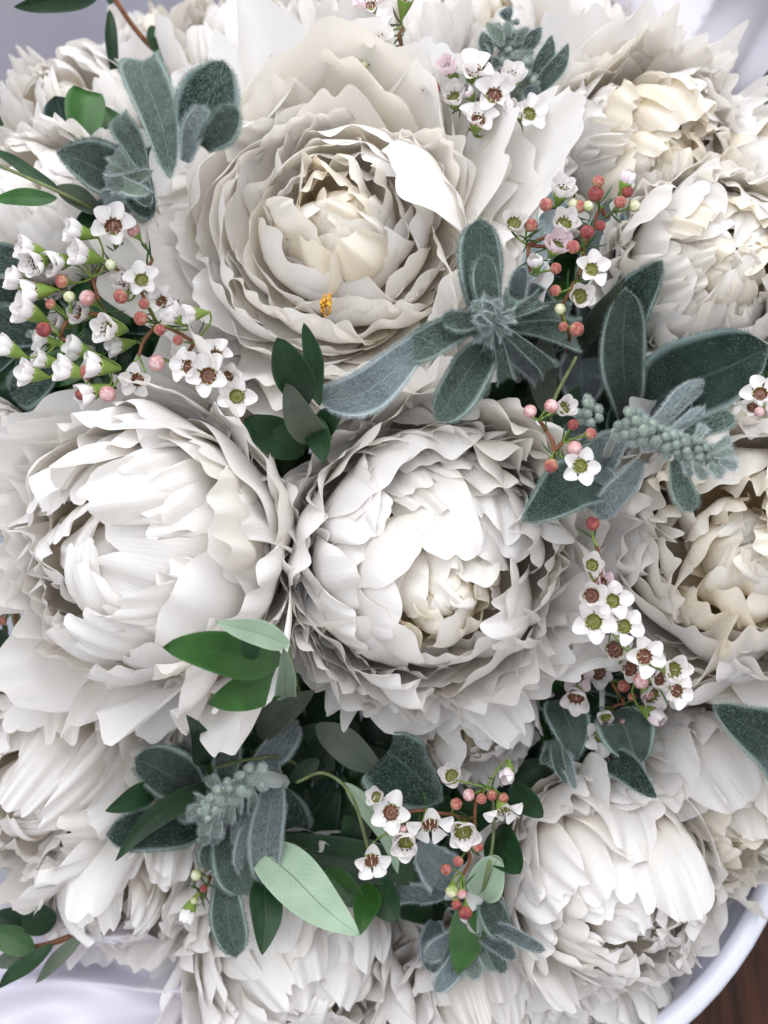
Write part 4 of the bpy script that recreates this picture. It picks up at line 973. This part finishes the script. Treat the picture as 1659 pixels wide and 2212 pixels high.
def waxflower(name_label, root, blossoms, buds, lift=0.014, needles=22, base_d=None, stem_mat=None, hub=None):
    """root (x, y, d) where the twig comes up; hubs are branching places; each blossom/bud hangs on the nearest hub"""
    o = sprig('waxflower_sprig', *root, name_label, 'waxflower', 'waxflower sprigs tucked between the peonies')
    org = o.location
    V, Fc = [], []
    def dep(x, y): return (surf(x, y) if base_d is None else base_d) - lift
    hubs = [(h[0], h[1], (h[2] if len(h) > 2 else dep(h[0], h[1]) + 0.012)) for h in hub]
    rootp = P(*root)
    def add(pts, r):
        v, f = tube_arrays([p - org for p in pts], r, 6, 5); n = len(V); V.extend(v); Fc.extend([tuple(i + n for i in t) for t in f])
    hp = [P(*h) for h in hubs]
    prev = rootp
    nodes = []
    for i, p in enumerate(hp):
        # link to the nearest earlier hub or the root
        cand = [rootp] + hp[:i]; q = min(cand, key=lambda z: (z - p).length)
        mid = q.lerp(p, .5) + Vector(rs.normal(0, .0015, 3)); add([q, mid, p], [.0010, .0009, .0008]); nodes += [(q.lerp(p, t), (p - q).normalized()) for t in (.3, .6, .9)]
    Fs = len(Fc)
    def branch(pos, back, s, thick):
        q = min(hp, key=lambda z: (z - pos).length)
        a = pos - back * s
        mid = q.lerp(a, .6) - back * (a - q).length * .18
        add([q, mid, a, pos - back * s * .7], [.00055, .0005, .0005, .0005]); nodes.append((mid, (a - q).normalized())); nodes.append((q.lerp(a, .3), (a - q).normalized()))
    for bl in blossoms:
        x, y, size, st, cup = bl[:5]; fd = bl[5] if len(bl) > 5 else (rs.normal(0, .3), rs.normal(.1, .3), 1)
        dd = bl[6] if len(bl) > 6 else 0.0
        d = dep(x, y) + dd + rs.uniform(-.002, .003); pos = P(x, y, d); z = D(*fd); s = size * 1.22 / 2 / FPX * d / (1.05 if st in 'of' else 0.86 if st == 'h' else 0.75)
        bo = put('blossom', CALYX, o, pos - org, face_rot(z, rs.uniform(0, 6.28)), s)
        pk = 1 if rs.rand() < 0.09 else 0
        for k in range(5):
            pe = put('petal', WP[(st, pk if st != 'c' else int(rs.rand() < .4))], bo, (0, 0, 0), (rs.normal(0, .06), rs.normal(0, .10), k * 1.2566 + rs.normal(0, .06)), rs.uniform(.93, 1.05))
        put('nectar_cup', CUP[cup], bo)
        if st != 'c': put('stamens', STAM, bo)
        branch(pos, z, s * 1.05, .0005)
    for bd in buds:
        x, y, size, kd = bd[:4]; fd = bd[4] if len(bd) > 4 else None
        d = dep(x, y) + rs.uniform(-.003, .003); pos = P(x, y, d); s = size / 2 / FPX * d
        q = min(hp, key=lambda z: (z - pos).length); z = (pos - q).normalized() * .8 - CF * .45 if fd is None else D(*fd)
        z.normalize(); z = (z + Vector(rs.normal(0, .15, 3))).normalized()
        bo = put('bud', BUDS[kd], o, pos - org, face_rot(z, rs.uniform(0, 6.28)), s * rs.uniform(.9, 1.08))
        put('bud_calyx', BCAL, bo); branch(pos, z, s * 1.85, .0005)
    link('stem', mesh('stem', [tuple(v) for v in V], Fc, None, [0 if i < Fs else 1 for i in range(len(Fc))]), o, [stem_mat or M_BROWN, M_WGREEN])
    for k in range(needles):
        p, dv = nodes[rs.randint(len(nodes))]
        z = (dv * .7 + Vector(rs.normal(0, .6, 3)) - CF * .3).normalized()
        put('needle_leaf', NEED, o, p - org, face_rot(z, rs.uniform(0, 6.28)), rs.uniform(.006, .011))
    return o

LEFT = (-.75, .15, .6)
def lf(): return (-.75 + rs.normal(0, .25), .15 + rs.normal(0, .3), .6)
waxflower('big spray of white waxflowers on green stalks beside the widest peony', (470, 770, .54),
  [(245, 490, 80, 'o', 'm', (.15, .25, 1)), (172, 502, 56, 'h', 'm', (-.7, .1, .5)), (70, 542, 56, 'h', 'm', lf()), (82, 566, 60, 'h', 'm', lf()), (128, 566, 62, 'h', 'm', lf()), (185, 552, 60, 'h', 'm', (-.7, .1, .6)),
   (306, 606, 62, 'o', 'g', (.1, .1, 1)), (42, 610, 54, 'h', 'm', lf()), (80, 628, 60, 'h', 'm', lf()), (65, 674, 64, 'h', 'g', lf()), (240, 712, 66, 'h', 'g', (-.5, -.1, .8)), (382, 684, 52, 'h', 'm', lf(), .004),
   (420, 678, 48, 'h', 'g', lf()), (350, 652, 54, 'o', 'm', (-.3, .2, 1), .008), (265, 622, 50, 'h', 'm', lf(), .010), (182, 676, 54, 'h', 'm', lf(), .010),
   (22, 755, 56, 'h', 'g', lf()), (68, 808, 56, 'h', 'm', lf()), (98, 780, 50, 'h', 'm', lf(), .004), (152, 800, 58, 'h', 'm', lf()), (215, 792, 64, 'h', 'g', lf()), (172, 756, 56, 'h', 'm', lf(), .008),
   (298, 820, 62, 'o', 'm', (-.2, -.3, 1), .004), (450, 812, 76, 'o', 'm', (-.1, .1, 1)), (408, 792, 62, 'o', 'm', (-.5, .1, .9)), (466, 768, 60, 'o', 'm', (.2, .5, .8), .003), (512, 856, 68, 'o', 'g', (.0, -.1, 1)),
   (200, 846, 58, 'h', 'g', lf(), .003), (490, 815, 46, 'h', 'm', (.5, .1, .8), .004), (100, 740, 50, 'h', 'm', lf(), .012), (260, 745, 52, 'h', 'm', lf(), .012), (130, 700, 48, 'h', 'm', lf(), .014)],
  [(135, 608, 31, 'r'), (262, 640, 34, 'r'), (305, 688, 34, 'r'), (190, 645, 35, 'p'), (150, 642, 27, 'g'), (312, 657, 26, 'r'), (345, 712, 28, 'r'), (95, 712, 33, 'd'), (290, 500, 27, 'p'), (340, 784, 36, 'p'),
   (233, 850, 38, 'p'), (188, 803, 34, 'r'), (175, 852, 26, 'd'), (240, 572, 28, 'g'), (110, 658, 24, 'r'), (385, 735, 24, 'r')],
  hub=[(420, 740), (340, 700), (300, 620), (330, 560), (250, 580), (200, 600), (230, 680), (150, 690), (130, 730), (200, 760), (300, 770), (380, 790)], needles=90, lift=.0, base_d=.482)

waxflower('upright waxflower sprig with many red buds against the feathery peony', (1225, 760, .52),
  [(1212, 416, 58, 'h', 'g', (.1, .5, .9)), (1110, 484, 54, 'h', 'g', (0, .1, 1)), (1217, 486, 58, 'h', 'g', (.1, .3, 1)), (1200, 535, 58, 'h', 'g', (.2, .3, 1)), (1157, 570, 38, 'c', 'g', (-.3, .5, .9)), (1277, 583, 62, 'o', 'g', (.2, .1, 1)),
   (1250, 640, 60, 'h', 'g', (.1, -.1, 1)), (1352, 394, 40, 'c', 'g', (.25, .8, .5))],
  [(1292, 393, 27, 'r'), (1287, 419, 34, 'd'), (1180, 442, 29, 'r'), (1146, 487, 28, 'r'), (1250, 447, 30, 'r'), (1270, 446, 25, 'g'), (1340, 437, 30, 'r'), (1370, 446, 28, 'g'), (1355, 415, 26, 'd'), (1268, 502, 29, 'd'),
   (1297, 488, 24, 'd'), (1238, 534, 29, 'r'), (1200, 580, 27, 'r'), (1200, 628, 27, 'r'), (1210, 668, 28, 'g'), (1245, 711, 30, 'r'), (1217, 706, 22, 'r'), (1237, 440, 24, 'g')],
  hub=[(1222, 700), (1235, 620), (1262, 545), (1285, 490), (1300, 450), (1140, 530), (1145, 590), (1200, 510), (1320, 460), (1225, 460)], needles=46, lift=.0, base_d=.446)

waxflower('knot of maroon centred waxflowers behind the widest peony', (1060, 310, .56),
  [(1022, 156, 74, 'o', 'm', (0, .5, .9)), (1067, 207, 72, 'o', 'm', (.1, .2, 1)), (1032, 262, 70, 'o', 'm', (.1, .4, .9)), (1105, 172, 60, 'h', 'g', (.2, .5, .8)), (982, 215, 58, 'h', 'g', (-.2, .2, 1)), (1097, 241, 46, 'h', 'g', (.4, 0, 1)),
   (1142, 247, 62, 'o', 'g', (.3, 0, 1)), (973, 152, 50, 'h', 'm', (-.5, .3, .8)), (1013, 202, 36, 'c', 'g', (-.4, .2, .8))], [(940, 190, 22, 'd'), (1060, 162, 22, 'r')],
  hub=[(1060, 285), (1050, 230), (1010, 210), (1100, 215)], needles=22, base_d=.515)

waxflower('slender waxflower twig with spiky needles standing over white petals', (895, 165, .60),
  [(815, 83, 76, 'o', 'm', (-.2, .5, .9)), (800, 12, 62, 'o', 'm', (-.1, .6, .8)), (876, -2, 60, 'h', 'm', (.2, .7, .7)), (826, 106, 40, 'h', 'm', (-.4, -.3, .8))], [(920, 190, 20, 'd'), (788, 140, 16, 'g')],
  hub=[(878, 125), (868, 100), (872, 60), (835, 110)], needles=16, base_d=.505, lift=.0)
waxflower('blurred little waxflowers with a red bud behind the widest peony', (640, 230, .62),
  [(590, 172, 54, 'h', 'm', (-.2, .4, .9)), (598, 150, 44, 'h', 'm', (0, .5, .9)), (665, 155, 54, 'o', 'm', (0, .5, .9)), (640, 165, 40, 'h', 'm')], [(682, 162, 24, 'd'), (660, 150, 16, 'r')],
  hub=[(630, 200), (670, 190)], needles=4, base_d=.525, lift=.0)
waxflower('small waxflower twig of red buds and one open flower near the dark furry leaf', (1205, 1030, .50),
  [(1253, 1006, 66, 'o', 'g', (.1, -.1, 1)), (1215, 882, 52, 'h', 'g', (.3, .1, 1), .012)],
  [(1145, 889, 32, 'p'), (1190, 878, 33, 'p'), (1238, 918, 27, 'd'), (1275, 937, 27, 'r'), (1240, 968, 32, 'p'), (1190, 1005, 31, 'r')],
  hub=[(1197, 975), (1180, 930), (1165, 908), (1215, 955)], needles=10, lift=.0, base_d=.424)
waxflower('crowded string of waxflowers wedged between the eyed and swirled peonies', (1300, 1420, .56),
  [(1278, 1222, 50, 'h', 'g', (0, .2, 1), .012), (1277, 1287, 60, 'h', 'm', (0, .1, 1), .006), (1322, 1298, 66, 'o', 'g', (.1, .2, 1)), (1282, 1343, 74, 'o', 'g', (0, .2, 1)), (1347, 1353, 66, 'o', 'g', (.2, .1, 1)), (1328, 1403, 66, 'h', 'm', (0, .3, 1), .004),
   (1285, 1408, 60, 'h', 'm', (-.3, 0, 1), .008), (1391, 1418, 72, 'o', 'm', (.2, .2, 1)), (1453, 1447, 62, 'h', 'g', (.3, .2, 1)), (1292, 1452, 58, 'h', 'm', (0, -.1, 1), .008), (1247, 1462, 60, 'o', 'm', (-.2, .1, 1)), (1245, 1502, 64, 'h', 'm', (-.2, -.3, .9)),
   (1405, 1500, 60, 'h', 'g', (.2, -.2, 1), .004), (1460, 1492, 62, 'o', 'm', (.3, 0, 1), .003), (1307, 1547, 40, 'c', 'g', (-.1, -.3, 1)), (1297, 1588, 68, 'o', 'g', (0, -.2, 1)), (1409, 1543, 48, 'c', 'g', (.6, -.3, .8)), (1360, 1445, 56, 'h', 'm', (.1, .1, 1), .006),
   (1340, 1325, 44, 'h', 'm', (.4, -.3, 1), .008), (1300, 1260, 44, 'h', 'm', (.4, .2, 1), .012), (1420, 1465, 56, 'h', 'm', (.2, .1, 1), .006)],
  [(1347, 1481, 31, 'r'), (1385, 1470, 34, 'p'), (1397, 1497, 29, 'p'), (1347, 1567, 31, 'p'), (1280, 1132, 30, 'd'), (1365, 1505, 20, 'r')],
  hub=[(1320, 1470), (1310, 1400), (1300, 1330), (1285, 1260), (1290, 1180), (1380, 1460), (1350, 1520), (1320, 1530), (1420, 1480)], needles=50, lift=.024)
waxflower('dangling waxflower twig with a tail of red buds amid dark olive leaves', (1010, 1770, .55),
  [(845, 1755, 74, 'o', 'm', (-.2, .2, 1)), (928, 1780, 72, 'f', 'm', (.1, -.5, .8)), (1000, 1795, 66, 'h', 'g', (0, -.1, 1)), (877, 1815, 66, 'h', 'g', (-.1, -.3, 1)), (1087, 1748, 64, 'f', 'g', (.2, -.7, .6)), (977, 1677, 54, 'h', 'g', (-.3, .4, .9)), (1098, 1668, 40, 'c', 'g', (-.2, -.6, .8)),
   (802, 1858, 66, 'o', 'm', (.1, -.3, 1), .004), (815, 1722, 44, 'h', 'g', (-.4, .4, .9), .002)],
  [(1013, 1717, 27, 'p'), (1040, 1725, 23, 'r'), (1062, 1717, 25, 'r'), (1087, 1723, 22, 'r'), (985, 1737, 25, 'r'), (1032, 1829, 23, 'r'), (990, 1860, 22, 'r'), (964, 1878, 24, 'r'), (976, 1924, 30, 'g', (-.3, -.6, .8)), (997, 1930, 22, 'p', (0, -.7, .7)),
   (986, 1953, 26, 'd', (0, -.7, .7)), (1005, 1970, 32, 'd', (.1, -.7, .7)), (870, 1790, 20, 'p')],
  hub=[(1025, 1765), (980, 1760), (920, 1750), (870, 1770), (1050, 1700), (1010, 1830), (1000, 1890), (835, 1800)], needles=26, lift=.0, base_d=.492)
waxflower('waxflower stub with green stalks hanging under the drooping woolly shoot', (450, 1900, .55),
  [(408, 1968, 44, 'c', 'g', (-.3, -.7, .6))], [(425, 1890, 24, 'g', (-.4, .3, .8)), (440, 1920, 16, 'd'), (420, 1945, 18, 'g', (-.3, -.7, .6))], hub=[(448, 1910), (440, 1945)], needles=14, lift=.010)
waxflower('few waxflowers half hidden at the frilled side of the loose peony', (60, 1400, .57),
  [(8, 1140, 40, 'h', 'm', (-.2, .2, 1)), (22, 1415, 44, 'c', 'g', (-.4, -.3, .8))], [(32, 1450, 26, 'r', (-.4, -.5, .8)), (5, 1340, 22, 'r')], hub=[(50, 1390), (30, 1300), (30, 1200)], needles=16, base_d=.545, lift=.0)
waxflower('waxflowers nestled under the tip of the long broad woolly leaf', (1690, 870, .50),
  [(1642, 852, 66, 'o', 'm', (-.1, .2, 1)), (1625, 880, 40, 'h', 'm', (-.3, -.3, 1)), (1665, 880, 50, 'h', 'm', (.1, -.2, 1))], [(1625, 812, 24, 'd'), (1640, 890, 22, 'p')], hub=[(1668, 850), (1655, 820)], needles=8, lift=.010)
